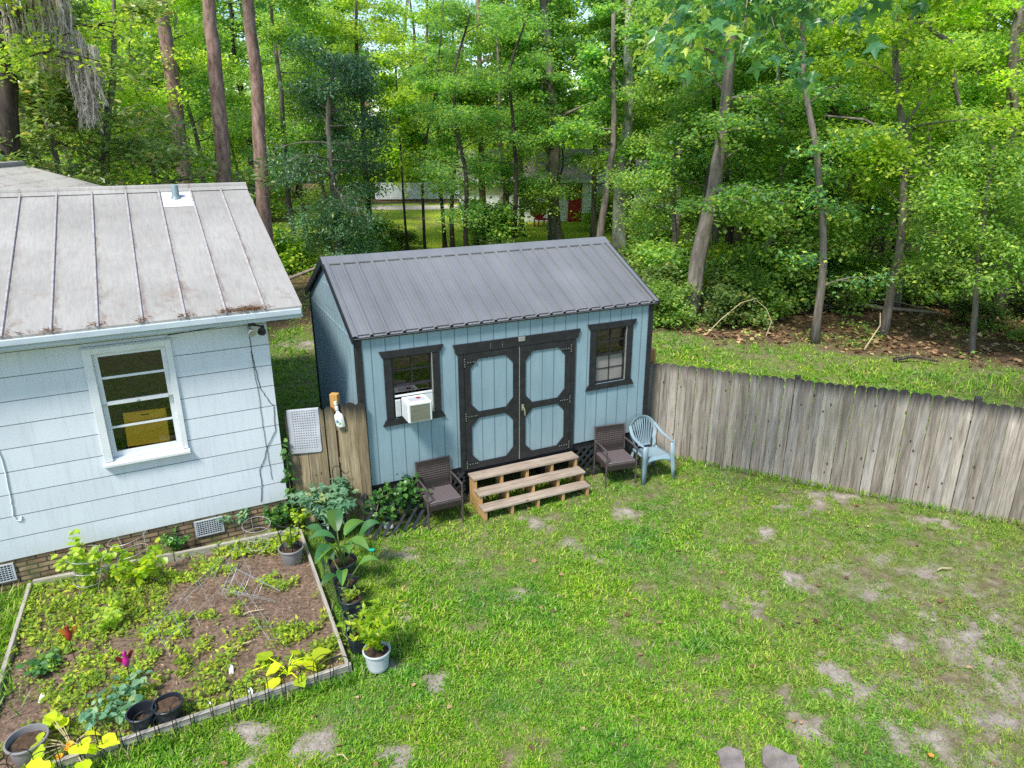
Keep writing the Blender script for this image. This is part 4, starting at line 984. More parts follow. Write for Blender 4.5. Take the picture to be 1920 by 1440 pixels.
def plastic_chair(loc, rz):
    t = thing('plastic_chair', 'slate blue plastic garden armchair with fan slatted back by the fence', 'chair', (*loc, 0), rz)
    # seat shell
    v = []; f = []; n = 10
    for i in range(n+1):
        for j in range(n+1):
            u, w = i/n*2-1, j/n
            wid = .235+.02*(1-w); y = -.25+.45*w; z = .415-.02*w-.022*(1-u*u)*math.sin(PI*min(1, w*1.1))-(.03 if w == 0 else 0)
            v.append((u*wid, y, z))
    for i in range(n):
        for j in range(n): f.append((i*(n+1)+j, (i+1)*(n+1)+j, (i+1)*(n+1)+j+1, i*(n+1)+j+1))
    mb = MB(); mb.v, mb.f = v, f; o = mb.build('seat', m_chair, t, True); s = o.modifiers.new('thick', 'SOLIDIFY'); s.thickness = .014; s.offset = -1
    mb = MB()       # front apron arch
    N = 14
    for k in range(N+1):
        u = k/N*2-1; mb.v += [(u*.245, -.253, .395), (u*.245, -.262, .335-.0*u+.05*(1-u*u)*.6-.05*abs(u)**3)]
    mb.f += [(2*k, 2*k+1, 2*k+3, 2*k+2) for k in range(N)]
    o = mb.build('front_apron', m_chair, t, True); s = o.modifiers.new('thick', 'SOLIDIFY'); s.thickness = .012
    # back: rim arch + fan slats, tilted
    Mb = Matrix.Translation((0, .195, .40)) @ Matrix.Rotation(R(-17), 4, 'X')
    rim = []
    for k in range(25):
        a = PI*1.18-PI*1.36*k/24; rim.append((.225*math.cos(a), 0, .29+.235*math.sin(a)))
    rim = [(-.17, 0, .0), (-.195, 0, .10)]+rim+[(.195, 0, .10), (.17, 0, .0)]
    mb = MB(); m_ = len(rim)
    for i, (x, _, z) in enumerate(rim):
        w = .030; c = Vector((x, 0, z-.26)); c.normalize() if c.length else None
        d = Vector((x*1.0, 0, (z-.27))); d.normalize()
        mb.v += [tuple(Mb @ Vector((x+d.x*w, -.02, z+d.z*w))), tuple(Mb @ Vector((x-d.x*w, .0, z-d.z*w))), tuple(Mb @ Vector((x+d.x*w, .012, z+d.z*w)))]
    mb.f += [(3*i, 3*i+1, 3*i+4, 3*i+3) for i in range(m_-1)]+[(3*i+2, 3*i, 3*i+3, 3*i+5) for i in range(m_-1)]
    o = mb.build('back_frame', m_chair, t, True, sharp=70); s = o.modifiers.new('thick', 'SOLIDIFY'); s.thickness = .012
    mb = MB()
    for k in range(9):
        u = k/8*2-1; x0, x1 = u*.10, u*.185; zt_ = .29+.235*math.sqrt(max(0.05, 1-(x1/.235)**2))-.02
        mb.beam(Mb @ Vector((x0, -.002, .05)), Mb @ Vector((x1, -.008, zt_)), .017, .008, Mb.to_3x3() @ Vector((0, 1, 0)))
    mb.bev(-.12, .12, -.008, .006, .035, .065, .004, Mb)
    mb.build('back_slats', m_chair, t)
    for sx in (-1, 1):
        # arm: broad band from back rim sweeping forward and down to the front leg
        path = [(.235, .31, .80), (.262, .22, .71), (.285, .08, .655), (.295, -.10, .64), (.292, -.265, .635)]
        mb = MB()
        for (x, y, z) in path: mb.v += [(sx*(x-.034), y, z+.004), (sx*(x+.030), y, z)]
        mb.f += [(2*k, 2*k+1, 2*k+3, 2*k+2) if sx > 0 else (2*k+2, 2*k+3, 2*k+1, 2*k) for k in range(len(path)-1)]
        o = mb.build('armrest', m_chair, t, True); s = o.modifiers.new('thick', 'SOLIDIFY'); s.thickness = .016; s.offset = 0; ss_ = o.modifiers.new('sub', 'SUBSURF'); ss_.levels = ss_.render_levels = 2
        # front leg: L section, wide at the top
        mb = MB(); q = [(.262, -.262, .64, .055), (.262, -.268, .42, .052), (.275, -.285, .2, .042), (.285, -.30, -.02, .030)]
        for (x, y, z, w) in q: mb.v += [(sx*(x-w), y, z), (sx*(x+.02), y, z), (sx*(x+.02), y+w*1.4, z)]
        mb.f += [(3*k, 3*k+1, 3*k+4, 3*k+3) for k in range(3)]+[(3*k+1, 3*k+2, 3*k+5, 3*k+4) for k in range(3)]
        o = mb.build('leg', m_chair, t, True, sharp=60); s = o.modifiers.new('thick', 'SOLIDIFY'); s.thickness = .012; s.offset = 0
        mb = MB(); q = [(.20, .20, .41, .045), (.225, .245, .2, .038), (.245, .29, -.02, .028)]
        for (x, y, z, w) in q: mb.v += [(sx*(x-w), y, z), (sx*(x+.015), y, z), (sx*(x+.015), y-w*1.4, z)]
        mb.f += [(3*k, 3*k+1, 3*k+4, 3*k+3) for k in range(2)]+[(3*k+1, 3*k+2, 3*k+5, 3*k+4) for k in range(2)]
        o = mb.build('leg', m_chair, t, True, sharp=60); s = o.modifiers.new('thick', 'SOLIDIFY'); s.thickness = .012; s.offset = 0
    return t
plastic_chair((2.31, 10.72), .36)

# ================================================================== GARDEN BED FURNITURE
bd = thing('bed_border', 'grey weathered timber border framing the vegetable bed', 'bed border', (0, 0, 0))
def board(p, q, w, z0, z1, mat=None, ext=0):
    p, q = Vector((*p, 0)), Vector((*q, 0)); d = q-p; L = d.length; a = math.atan2(d.y, d.x)
    o = MB().bev(0, L, -w/2, w/2, z0, z1, .005).build('border_board', mat or m_grey_board, bd, loc=p, rot=(0, 0, a)); return o
NEp, SEp, SWp, NWp = BED
board(SWp, SEp, .045, -.05, .135); board((SEp[0]-.045, SEp[1]+.03), (NEp[0]+.02, NEp[1]-.02), .036, -.05, .10)
board((NWp[0]+.03, NWp[1]+.01), (-4.55, 8.17), .045, -.05, .125); board((-4.54, 8.175), (NEp[0], NEp[1]), .045, -.05, .115); board((SWp[0]-.03, SWp[1]+.02), (NWp[0], NWp[1]-.01), .045, -.05, .10)

# hoop wire edging along the front border, a separate section leans a little
def hoop_fence(p, q, n, h, label, lean=0.0):
    p, q = Vector((*p, 0)), Vector((*q, 0)); d = q-p; L = d.length; a = math.atan2(d.y, d.x)
    t = thing('hoop_fence', label, 'wire edging', p, a, 'hoop wire edging on the bed border', rot=(lean, 0, a))
    mb = MB(); sp = L/n; r = random.Random(n)
    for k in range(n):
        x = sp*(k+.5); hw_ = sp*.60; hh = h+(.05 if k % 2 == 0 else -.04)+r.uniform(-.01, .01)
        pts = [(x-hw_, 0, -.02), (x-hw_, r.uniform(-.006,.006), hh*.55)]
        for j in range(9): aa = PI-PI*j/8; pts.append((x+hw_*math.cos(aa), .0, hh-hw_+hw_*math.sin(aa)))
        pts += [(x+hw_, r.uniform(-.006,.006), hh*.55), (x+hw_, 0, -.02)]
        mb.tube(pts, .0042, 5, False)
    mb.tube([(0, .004, h*.36), (L, .004, h*.36)], .003, 5); mb.tube([(0, .004, .06), (L, .004, .06)], .003, 5)
    mb.build('hoops', m_wire_d, t); return t
sdir_ = (Vector(SEp)-Vector(SWp)).normalized(); sn = Vector((sdir_.y, -sdir_.x))
bpt = lambda s: tuple(Vector(SEp)-sdir_*s+sn*.028)
hoop_fence(bpt(1.35), bpt(.05), 8, .36, 'dark hoop wire edging on the front border near its right corner', .10)
hoop_fence(bpt(2.62), bpt(1.40), 8, .36, 'dark hoop wire edging on the front border beside the two black pots', .06)
hoop_fence(bpt(3.9), bpt(2.68), 8, .36, 'dark hoop wire edging at the lower left before the squash pot', .03)
# green mesh roll along the east border
ed = Vector(NEp)-Vector(SEp); eL = ed.length; ea = math.atan2(ed.y, ed.x)
mf = thing('mesh_fence', 'low dark green wire mesh between the bed and the row of pots', 'wire mesh', (SEp[0]+.05, SEp[1]+.03, 0), ea)
mb = MB(); r = random.Random(2); nn = 52
for k in range(nn+1):
    x = .15+(eL-.35)*k/nn; y = -.05+.03*math.sin(x*5); mb.tube([(x, y, 0), (x+r.uniform(-.01,.01), y+.02*math.sin(x*9), .20), (x+r.uniform(-.02,.02), y-.03*math.sin(x*3), .42)], .0016, 3, False)
for j in range(9):
    z = .05*j+.01; mb.tube([(.15+(eL-.35)*k/20, -.05+.03*math.sin((.15+(eL-.35)*k/20)*5)+.02*math.sin(k+j)*z, z+.01*math.sin(k*1.3)) for k in range(21)], .0016, 3, False)
mb.build('mesh_wires', m_wire_g, mf)

# tomato cages (rings on leaning legs)
def cage(loc, tilt, az, label, rs=(.17, .20, .23), h=.62, z0=.0, r=.0030):
    t = thing('tomato_cage', label, 'tomato cage', (*loc, z0), 0, 'wire cages in the vegetable bed', rot=(tilt*math.cos(az), tilt*math.sin(az), az))
    mb = MB()
    for i, rr in enumerate(rs):
        z = h*(.35+.65*i/(len(rs)-1)); mb.tube([(rr*math.cos(2*PI*k/28), rr*math.sin(2*PI*k/28), z) for k in range(28)], r, 5, False, True)
    for k in range(4):
        a = 2*PI*k/4+.4; mb.tube([(rs[0]*.7*math.cos(a), rs[0]*.7*math.sin(a), -.05), (rs[-1]*math.cos(a), rs[-1]*math.sin(a), h)], r, 5, False)
    mb.build('cage_wires', m_wire_l, t); return t
cage((-3.45, 8.30), .10, .3, 'wire tomato cage beside the grey trellis pot', (.14,.16,.18), .5)
cage((-5.30, 7.45), .12, 1.0, 'wire tomato cage round the tall pale tomato by the brick wall', (.16,.19,.22), .55)
cage((-4.78, 7.75), .2, 2.2, 'wire tomato cage among yellowing tomato leaves near the back border', (.16,.19,.22), .6)
cage((-2.93, 7.28), 1.05, 2.4, 'wire tomato cage lying tipped over on the bare soil right of centre', (.13,.16,.19), .55, .10)
# folded A-frame wire trellis lying in the middle
tz = thing('wire_trellis', 'pale A-frame wire trellis standing across the middle of the bed', 'trellis', (-3.95, 6.35, 0), R(76))
mb = MB(); nr = 6
for k in range(nr+1):
    x = 1.55*k/nr; mb.tube([(x, -.20, .0), (x+.05, .0, .40), (x+.02, .22, .02)], .0030, 5, False)
for (y, z) in ((-.12, .16), (.10, .22)): mb.tube([(0, y, z), (1.6, y, z)], .0024, 5, False)
mb.tube([(.03, 0, .40), (1.62, 0, .40)], .0024, 5, False); mb.build('trellis_wires', m_wire_l, tz)
tz = thing('wire_trellis', 'pale ladder wire trellis fallen on the soil left of the row of pots', 'trellis', (-3.42, 7.62, .04), R(-52), rot=(R(60), 0, R(-52)))
mb = MB()
for k in range(6): x = 1.35*k/5; mb.tube([(x, 0, 0), (x+.06, 0, .26)], .0030, 5, False)
for z in (.06, .2): mb.tube([(0, 0, z), (1.42, 0, z)], .0024, 5, False)
mb.build('trellis_wires', m_wire_l, tz)

# ------------------------------------------------------------------ pots
def pot(name, label, loc, r, h, mat, soil=.82, group=None, rim=.012, ribs=False, cat='plant pot'):
    t = thing(name, label, cat, loc, rnd.uniform(0, 6), group)
    prof = [(0, 0), (r*.76, 0), (r*.80, .01)]
    if ribs:
        for k in range(12): zz_ = .03+(h-.06)*k/12; prof += [(r*(.80+.16*zz_/h)+.0028*(k % 2), zz_)]
    prof += [(r*.965, h-.028), (r+rim*.4, h-.026), (r+rim, h-.018), (r+rim, h-.004), (r+rim*.6, h), (r-.004, h), (r-.008, h-.02), (r*.92, h*soil-.02)]
    MB().lathe(prof, 28).build('pot_shell', mat, t, True, sharp=35)
    v = MB(); n = 24; rr = r*(.80+.17*soil)-.006
    v.v.append((0, 0, h*soil+.012))
    for ring in (.5, 1):
        for k in range(n): v.v.append((rr*ring*math.cos(2*PI*k/n), rr*ring*math.sin(2*PI*k/n), h*soil+rnd.uniform(-.008, .012)))
    v.f += [(0, 1+k, 1+(k+1) % n) for k in range(n)]+[(1+k, 1+n+k, 1+n+(k+1) % n, 1+(k+1) % n) for k in range(n)]
    v.build('potting_soil', m_soil, t, True); return t
PG = 'pots in and around the vegetable bed'
pot('plant_pot', 'grey pot with a black wire obelisk inside the bed at its back right corner', (-2.94, 8.10, .0), .155, .25, m_pot_g, .80, PG)
ph = pot('plant_pot', 'large dark pot holding the blue green hibiscus by the short fence', (-2.57, 8.72, 0), .15, .30, m_pot_k, .85, PG)
pot('plant_pot', 'wide black nursery pot holding the tall broad leaved paddle plant', (-2.17, 7.72, 0), .175, .30, m_pot_k, .80, PG)
pot('plant_pot', 'black nursery pot holding the small paddle plant, in front of the tall one', (-2.03, 7.28, 0), .135, .30, m_pot_k, .8, PG)
pot('plant_pot', 'black nursery pot full of low lettuce green seedlings', (-1.90, 6.98, 0), .13, .28, m_pot_k, .88, PG)
pot('plant_pot', 'half empty black pot in the pot row behind the yellow green citrus', (-1.79, 6.70, 0), .13, .27, m_pot_k, .45, PG)
pot('plant_pot', 'dark blue black pot half hidden left of the citrus pot', (-1.71, 6.42, 0), .12, .25, m_pot_k, .7, PG)
pot('plant_pot', 'pale grey ribbed pot holding the bright citrus at the bed corner', (-1.45, 6.14, 0), .138, .235, m_pot_w, .85, PG, ribs=True)
pot('plant_pot', 'black pot with little soil, left of the touching pair in the bed', (-3.53, 5.28, .02), .125, .23, m_pot_k, .40, PG)
pot('plant_pot', 'black pot full of brown soil, right of the touching pair in the bed', (-3.32, 5.37, .02), .132, .24, m_pot_k, .84, PG)
pot('plant_pot', 'grey pot by the yellow squash in the lower left corner', (-4.42, 4.97, .02), .165, .22, m_pot_g, .72, PG)
# obelisk in the grey pot
ob_ = thing('wire_obelisk', 'black wire obelisk plant support standing in the grey pot', 'plant support', (-2.94, 8.10, .19))
mb = MB()
for i, (rr, z) in enumerate(((.10, .10), (.125, .27), (.15, .45))): mb.tube([(rr*math.cos(2*PI*k/24), rr*math.sin(2*PI*k/24), z) for k in range(24)], .006, 6, False, True)
for k in range(4): a = 2*PI*k/4+.5; mb.tube([(.085*math.cos(a), .085*math.sin(a), -.02), (.15*math.cos(a), .15*math.sin(a), .45)], .006, 6)
mb.build('support_wires', m_wire_d, ob_)

# ------------------------------------------------------------------ plants
def leafobj(name, parent, P, size, tmpl, mat, pitch=(-.6, .2), roll=.4, seed=1, yaw=None, stretch=1.0):
    r = np.random.RandomState(seed); P = np.asarray(P, float); n = len(P)
    Rv, Fv, Uv = basis(r, n, pitch, roll, yaw); V, F = batch(P, Rv*stretch, Fv, Uv, size*r.uniform(.6, 1.2, n), *tmpl)
    return link(name, mesh_np(name, V, F), mat, parent)
def bushy(name, label, cat, loc, h, rad, nst, nl, size, tmpl, mat, seed, group=None, smat=None, spread=1.0, z0=.0, pitch=(-.7, .25), stem_r=.004, lowest=.25):
    """several stems rising from one point, leaves along each"""
    r = np.random.RandomState(seed); t = thing(name, label, cat, loc, 0, group); mb = MB(); P = []; yw = []
    for k in range(nst):
        a = 2*PI*k/nst+r.uniform(-.5, .5); ln = h*r.uniform(.65, 1.05); rr = rad*r.uniform(.3, 1.0)*spread
        pts = [Vector((0, 0, z0))]
        for j in range(1, 7):
            u = j/6; pts.append(Vector((math.cos(a)*rr*u**1.3+r.normal(0, .012), math.sin(a)*rr*u**1.3+r.normal(0, .012), z0+ln*(u-.12*u*u))))
        mb.tube(pts, [stem_r*(1-.12*j) for j in range(7)], 5)
        m = nl//nst
        for q in range(m):
            u = lowest+(1-lowest)*r.rand()**.7; j = min(int(u*6), 5); p = pts[j].lerp(pts[j+1], u*6-j)
            P.append((p.x+r.normal(0, size*.25), p.y+r.normal(0, size*.25), p.z+r.normal(0, size*.15))); yw.append(r.uniform(0, 2*PI))
    mb.build('stems', smat or m_stem, t); leafobj('foliage', t, P, np.full(len(P), size), tmpl, mat, pitch, .45, seed+1, np.array(yw)); return t
bushy('hibiscus_plant', 'lush blue green hibiscus filling the space before the short fence', 'plant', (-2.58, 8.74, .25), .62, .42, 16, 460, .165, STAR, m_lf_hib, 3, z0=0)
bushy('climbing_bean', 'pale leafy vine climbing the obelisk in the grey pot', 'plant', (-2.93, 8.11, .2), .42, .14, 5, 60, .075, HEART, m_lf_tom, 4)
bushy('citrus_bush', 'bright yellow green citrus bush in the pale ribbed pot', 'plant', (-1.45, 6.14, .2), .60, .33, 16, 520, .082, OVAL, m_lf_citrus, 5, pitch=(-.2, .9), lowest=.12)
bushy('potted_seedlings', 'low lettuce green seedlings filling a black nursery pot', 'plant', (-1.90, 6.98, .24), .12, .12, 9, 90, .07, OVAL, m_lf_tom, 6, pitch=(-.2, .9))
bushy('young_citrus', 'thin young citrus with orange tinged leaves behind the bright bush', 'plant', (-1.71, 6.44, .17), .35, .16, 5, 60, .065, OVAL, m_lf_citrus, 8)
bushy('wall_shrub', 'grey green leafy shrub against the brick wall by the right vent', 'plant', (-3.96, 8.92, 0), .55, .30, 12, 380, .07, OVAL, m_lf_hib, 9)
bushy('wall_weed', 'dense dark leafy weeds along the brick wall right of the vent', 'plant', (-3.42, 9.02, 0), .45, .36, 16, 480, .075, BROAD, m_lf_ivy, 10)
bushy('wall_weed', 'dark leafy weed clump on the brick wall left of the right vent', 'plant', (-4.62, 8.38, 0), .38, .22, 10, 240, .06, BROAD, m_lf_ivy, 11)
bushy('wall_weed', 'yellow leafy sprout beside the house corner under the ivy', 'plant', (-3.10, 9.02, 0), .35, .2, 7, 120, .075, HEART, m_lf_tom, 12)
bushy('tomato_plant', 'tall straggly pale tomato plant near the brick wall, left end of the bed', 'plant', (-5.28, 7.48, 0), .85, .36, 9, 300, .085, BROAD, m_lf_tom, 13)
bushy('tomato_plant', 'yellowing tomato plant with drooping leaves in the middle back of the bed', 'plant', (-4.70, 7.62, 0), .62, .42, 9, 230, .095, BROAD, m_lf_citrus, 14)
bushy('tomato_plant', 'wilted tomato plant leaning across the centre of the bed', 'plant', (-4.62, 6.75, 0), .42, .3, 6, 110, .08, BROAD, m_lf_tom, 15)
bushy('strawberry_plant', 'low dark green strawberry plant under the left bird ornament', 'plant', (-4.98, 6.10, 0), .16, .22, 12, 110, .075, BROAD, m_lf_ivy, 16, pitch=(-.3, .3))
bushy('melon_vine', 'pale green sprawling vine left of the two black pots', 'plant', (-3.86, 5.55, 0), .28, .42, 10, 150, .085, BROAD, m_lf_hib, 17)
bushy('melon_vine', 'yellow green curled vine in the lower left of the bed', 'plant', (-4.42, 5.35, 0), .14, .2, 8, 60, .07, BROAD, m_lf_tom, 18, smat=m_dry)
bushy('leafy_weed', 'small heart leaved weed at the foot of the loose lattice', 'plant', (-1.98, 9.10, 0), .22, .16, 8, 70, .075, HEART, m_lf_citrus, 19)
def squash(label, loc, n, rad, h, size, seed, flower=False):
    r = np.random.RandomState(seed); t = thing('squash_plant', label, 'plant', (*loc, 0), 0, 'squash plants on the bed border'); mb = MB(); P = []; yw = []
    for k in range(n):
        a = r.uniform(0, 2*PI); rr = rad*r.uniform(.3, 1); hh = h*r.uniform(.5, 1.1); e = Vector((rr*math.cos(a), rr*math.sin(a), hh))
        mb.tube([(0, 0, .01), (e.x*.4, e.y*.4, hh*.75), tuple(e)], [.006, .005, .004], 5); P.append(tuple(e)); yw.append(a)
    mb.tube([(-rad*1.6, .0, .03), (-rad*.8, .08, .07), (0, 0, .03)], .007, 5)
    mb.build('vines', m_lf_squash if not flower else m_dry, t); leafobj('leaves', t, P, np.full(n, size), HEART, m_lf_squash, (-.5, .25), .35, seed, np.array(yw))
    if flower:
        f = MB()
        for k in range(3):
            c = Vector((r.uniform(-.1, .2), r.uniform(-.2, 0), r.uniform(.06, .14)))
            f.lathe([(.006, 0), (.018, .03), (.034, .05), (.030, .052), (.008, .03)], 10, c)
        f.build('squash_blossom', M_plain('orange_blossom', (.75,.36,.02)), t, True)
squash('yellow squash vine with large pale leaves at the front border', (-2.38, 6.02), 9, .28, .24, .17, 4)
squash('yellow flowering squash spilling over the border in the lower left corner', (-4.06, 5.02), 16, .34, .24, .165, 6, True)
# paddle plants
def paddle(label, loc, n, h, L, seed):
    r = random.Random(seed); t = thing('paddle_plant', label, 'plant', loc, 0, 'paddle plants in black pots')
    st = MB()
    for k in range(n):
        a = 2.4*k+seed; out = r.uniform(.05, .16)*(1+.12*k); hh = h*r.uniform(.55, 1.0); base = Vector((r.uniform(-.04, .04), r.uniform(-.04, .04), 0)); tip = base+Vector((math.cos(a)*out, math.sin(a)*out, hh))
        st.tube([base, base.lerp(tip, .5)+Vector((0, 0, hh*.06)), tip], [.013, .010, .006], 6)
        ll = L*r.uniform(.8, 1.1); el = r.uniform(.15, 1.15); mb = MB(); N = 9
        for i in range(N+1):
            u = i/N; w = .40*ll*math.sin(PI*min(1, (u*.96+.03))**.8)**.8*.55; ang = el-1.5*u*u*r.uniform(.6, 1.0)
            c = tip+Vector((math.cos(a), math.sin(a), 0))*(ll*u*math.cos(el*.75))+Vector((0, 0, ll*(u*math.sin(el)-.55*u*u)))
            s = Vector((-math.sin(a), math.cos(a), 0))
            for q in (-1, -.5, 0, .5, 1): mb.v.append(tuple(c+s*w*q+Vector((0, 0, abs(q)*w*.55))))
        for i in range(N):
            for q in range(4): mb.f.append((i*5+q, i*5+q+1, (i+1)*5+q+1, (i+1)*5+q))
        mb.build('leaf', m_lf_paddle, t, True)
    st.build('stalks', m_stem, t); return t
paddle('tall broad leaved paddle plant in the wide black pot', (-2.17, 7.72, .24), 8, .42, .44, 1)
paddle('small broad leaved paddle plant between two black pots', (-2.03, 7.28, .24), 4, .30, .33, 4)

# ivy over the leaning lattice and up the house corner
def ivy(label, pts, n, size, seed, sd=(.16,.10,.09)):
    r = np.random.RandomState(seed); c = np.array(pts)[r.randint(0, len(pts), n)]; P = c+r.normal(0, 1, (n, 3))*np.array(sd); P[:, 2] = np.maximum(P[:, 2], .03)
    o = np.array(pts).mean(0); t = thing('ivy', label, 'plant', (o[0], o[1], 0), 0); P[:, :2] -= o[:2]
    leafobj('foliage', t, P, np.full(n, size), HEART, m_lf_ivy, (-1.0, .1), .6, seed)
    mb = MB(); q = [(p[0]-o[0], p[1]-o[1], p[2]) for p in pts]; mb.tube(q, .005, 5); mb.build('stems', m_twig, t); return t
ip = [(*loc2(SHED, SA, s, -.10-.12*(s < .45)), z) for s, z in ((.05,.25), (.12,.5), (.25,.52), (.35,.35), (.42,.55), (.5,.25), (.55,.45), (.62,.58), (.68,.35))]
ivy('dense dark green ivy covering the lattice left of the wicker chair', ip, 430, .075, 31, (.13,.09,.085))
ip = [(*loc2(HOUSE, HA, .05, -.02+.0*z), z) for z in (.1,.35,.55,.75,.85,1.0,1.2)]
ivy('thin ivy strand climbing the house corner beside the short fence', ip, 60, .085, 32, (.035,.04,.06))
# weeds of the bed (ground cover)
r = np.random.RandomState(44); nc = 4200
u, v = r.rand(nc), r.rand(nc); bpx = (NW[0]*(1-u)+NE[0]*u)*(1-v)+(SW[0]*(1-u)+SE[0]*u)*v; bpy_ = (NW[1]*(1-u)+NE[1]*u)*(1-v)+(SW[1]*(1-u)+SE[1]*u)*v
dens = .5+.75*(vnoise(bpx, bpy_, 1.5, 55)-.5)+.95*(vnoise(bpx, bpy_, 4.2, 56)-.5)+.14*(1-u)-.17*np.exp(-((u-.62)**2/.05+(v-.5)**2/.08))+.13*(v < .25)+.08*(v > .85)
k = (dens > .58) & (r.rand(nc) < .5); bpx, bpy_ = bpx[k], bpy_[k]; nc = len(bpx); per = 13
P = np.repeat(np.stack([bpx, bpy_, np.full(nc, .035)], 1), per, 0)+r.normal(0, 1, (nc*per, 3))*np.array([.038, .038, .014]); P[:, 2] = np.abs(P[:, 2])+.012
sz = np.repeat(r.uniform(.022, .075, nc), per); P[:, 2] += np.repeat(r.uniform(0, .05, nc), per)*r.rand(nc*per)
Rv, Fv, Uv = basis(r, nc*per, (-.1, .9), .4); V, F = batch(P, Rv, Fv, Uv, sz*r.uniform(.6, 1.2, nc*per), *OVAL)
tag(link('bed_weeds', mesh_np('bed_weeds', V, F), m_lf_weed), 'low yellow green weeds spreading over the soil of the vegetable bed', 'weeds', kind='stuff')
# dry stems, chips and crumbs on the soil
n = 1100; u, v = r.rand(n), r.rand(n); x = (NW[0]*(1-u)+NE[0]*u)*(1-v)+(SW[0]*(1-u)+SE[0]*u)*v; y = (NW[1]*(1-u)+NE[1]*u)*(1-v)+(SW[1]*(1-u)+SE[1]*u)*v
P = np.stack([x, y, np.full(n, .04)], 1); Rv, Fv, Uv = basis(r, n, (-.1, .2), .5); V, F = batch(P, Rv*.6, Fv, Uv, r.uniform(.02, .09, n)*r.uniform(.3, 1, n), *LANCE)
tag(link('soil_litter', mesh_np('soil_litter', V, F), M_noise('dry_chips', (.30,.21,.13), (.55,.44,.31), 14, .9, .1, bump=0, isl=.4)), 'dry stems and wood chips scattered over the bed soil', 'litter', kind='stuff')
# clumps of long grass: by the wall, bed edges, under the steps and at the fence foot
def long_grass(name, label, pts, sd, n, L, seed):
    r = np.random.RandomState(seed); c = np.array(pts)[r.randint(0, len(pts), n)]; P = np.concatenate([c+r.normal(0, sd, (n, 2)), np.zeros((n, 1))], 1)
    Rv, Fv, Uv = basis(r, n, (.5, 1.4), .3); V, F = batch(P, Rv*.8, Fv, Uv, r.uniform(.5, 1.1, n)*L, *BLADE); tag(link(name, mesh_np(name, V, F), m_grass), label, 'grass', kind='stuff')
lg = [(-5.9+.07*k, 6.9-.21*k) for k in range(9)]+[tuple(Vector(BED[1])-sdir_*.12*k+sn*.07) for k in range(24)]+[loc2(HOUSE, HA, -2.6-.25*k, -.12) for k in range(4)]
long_grass('tall_grass', 'long grass growing along the bed borders', lg, .05, 2600, .13, 61)
lg = [loc2(SHED, SA, 1.65+.1*k, -.22-.1*(k % 3)) for k in range(17)]
long_grass('tall_grass', 'tufts of long grass growing up between the step treads', lg, .05, 2200, .17, 62)
lg = [(-6.6, 7.0), (-6.3, 6.5), (-6.1, 6.2), (-5.8, 5.7), (-5.5, 5.5)]
long_grass('tall_grass', 'bright long grass left of the vegetable bed', lg, .22, 3800, .22, 63)
lg = [loc2(FEN, FA, .9+.16*k, -.05) for k in range(40)]
long_grass('tall_grass', 'ragged grass tufts along the foot of the grey fence', lg, .035, 1500, .11, 64)
lg = [(8.9+.3*k, 15.6-.1*k) for k in range(16)]
long_grass('tall_grass', 'tall bright grass at the wood edge beyond the fence, right side', lg, .5, 1100, .24, 65)

# ornaments on stakes
def bird(label, loc, wing, c1, c2, rz):
    t = thing('bird_ornament', label, 'garden ornament', (*loc, 0), rz, 'bird stake ornaments in the bed')
    MB().tube([(0, 0, -.05), (0, 0, .30)], .004, 5).build('stake', m_wire_d, t)
    mb = MB().lathe([(0, 0), (.022, .03), (.034, .07), (.03, .115), (.016, .15), (.024, .175), (.018, .198), (0, .21)], 12, (0, 0, .28)); mb.build('bird_body', M_plain('enamel_'+label[:6], c1, .3), t, True)
    MB().lathe([(.006, 0), (.0, .05)], 6, (0, -.045, .48)).build('beak', m_wire_d, t)
    for s in (-1, 1):
        MB().prism([(0, .37), (s*.06, .45), (s*.09, .44), (s*.055, .37), (0, .34)], .012, .018).build('wing', M_plain('enamel_wing_'+label[:6], c2, .3), t)
bird('orange and red bird ornament on a stake, left part of the bed', (-4.75, 6.22), .12, (.28,.03,.02), (.42,.17,.02), .4)
bird('magenta and red bird ornament on a stake above the two black pots', (-3.93, 5.82), .1, (.46,.02,.22), (.22,.02,.02), .8)

# odds and ends
def rockm(r, seed, flat=.7):
    rr = random.Random(seed); mb = MB(); n, m = 12, 7
    for i in range(m+1):
        for k in range(n): a = PI*i/m; b = 2*PI*k/n; q = r*(1+.12*math.sin(3*b+seed)+rr.uniform(-.06, .06)); mb.v.append((q*math.sin(a)*math.cos(b), q*math.sin(a)*math.sin(b)*.85, q*math.cos(a)*flat))
    for i in range(m):
        for k in range(n): mb.f.append((i*n+k, (i+1)*n+k, (i+1)*n+(k+1) % n, i*n+(k+1) % n))
    return mb
tag(rockm(.075, 3).build('rock', m_rock, None, True, loc=(-1.80, 9.0, .03)), 'pale rounded rock on the lawn by the loose lattice', 'rock')
def paver(label, loc, rx, ry, seed):
    rr = random.Random(seed); n = 8; cp = [(rx*rr.uniform(.78, 1.18), 2*PI*(k+rr.uniform(-.28, .28))/n) for k in range(n)]; pts = []
    for k in range(n):
        (r0_, a0), (r1_, a1) = cp[k], cp[(k+1) % n]
        for q in (0, .33, .66): pts.append((((r0_*math.cos(a0))*(1-q)+r1_*math.cos(a1)*q)+rr.uniform(-.006, .006), (((r0_*math.sin(a0))*(1-q)+r1_*math.sin(a1)*q)+rr.uniform(-.006, .006))*ry/rx))
    mb = MB(); mb.prism(pts, 0, .035, 'xy'); o = mb.build('stepping_stone', m_stone, None, False, loc=(*loc, -.008), rot=(0, 0, rr.uniform(-.2, .2))); tag(o, label, 'stepping stone', 'stepping stones at the front of the lawn')
paver('speckled grey stepping stone at the bottom of the lawn, left of the brown one', (1.99, 4.90), .135, .17, 1)
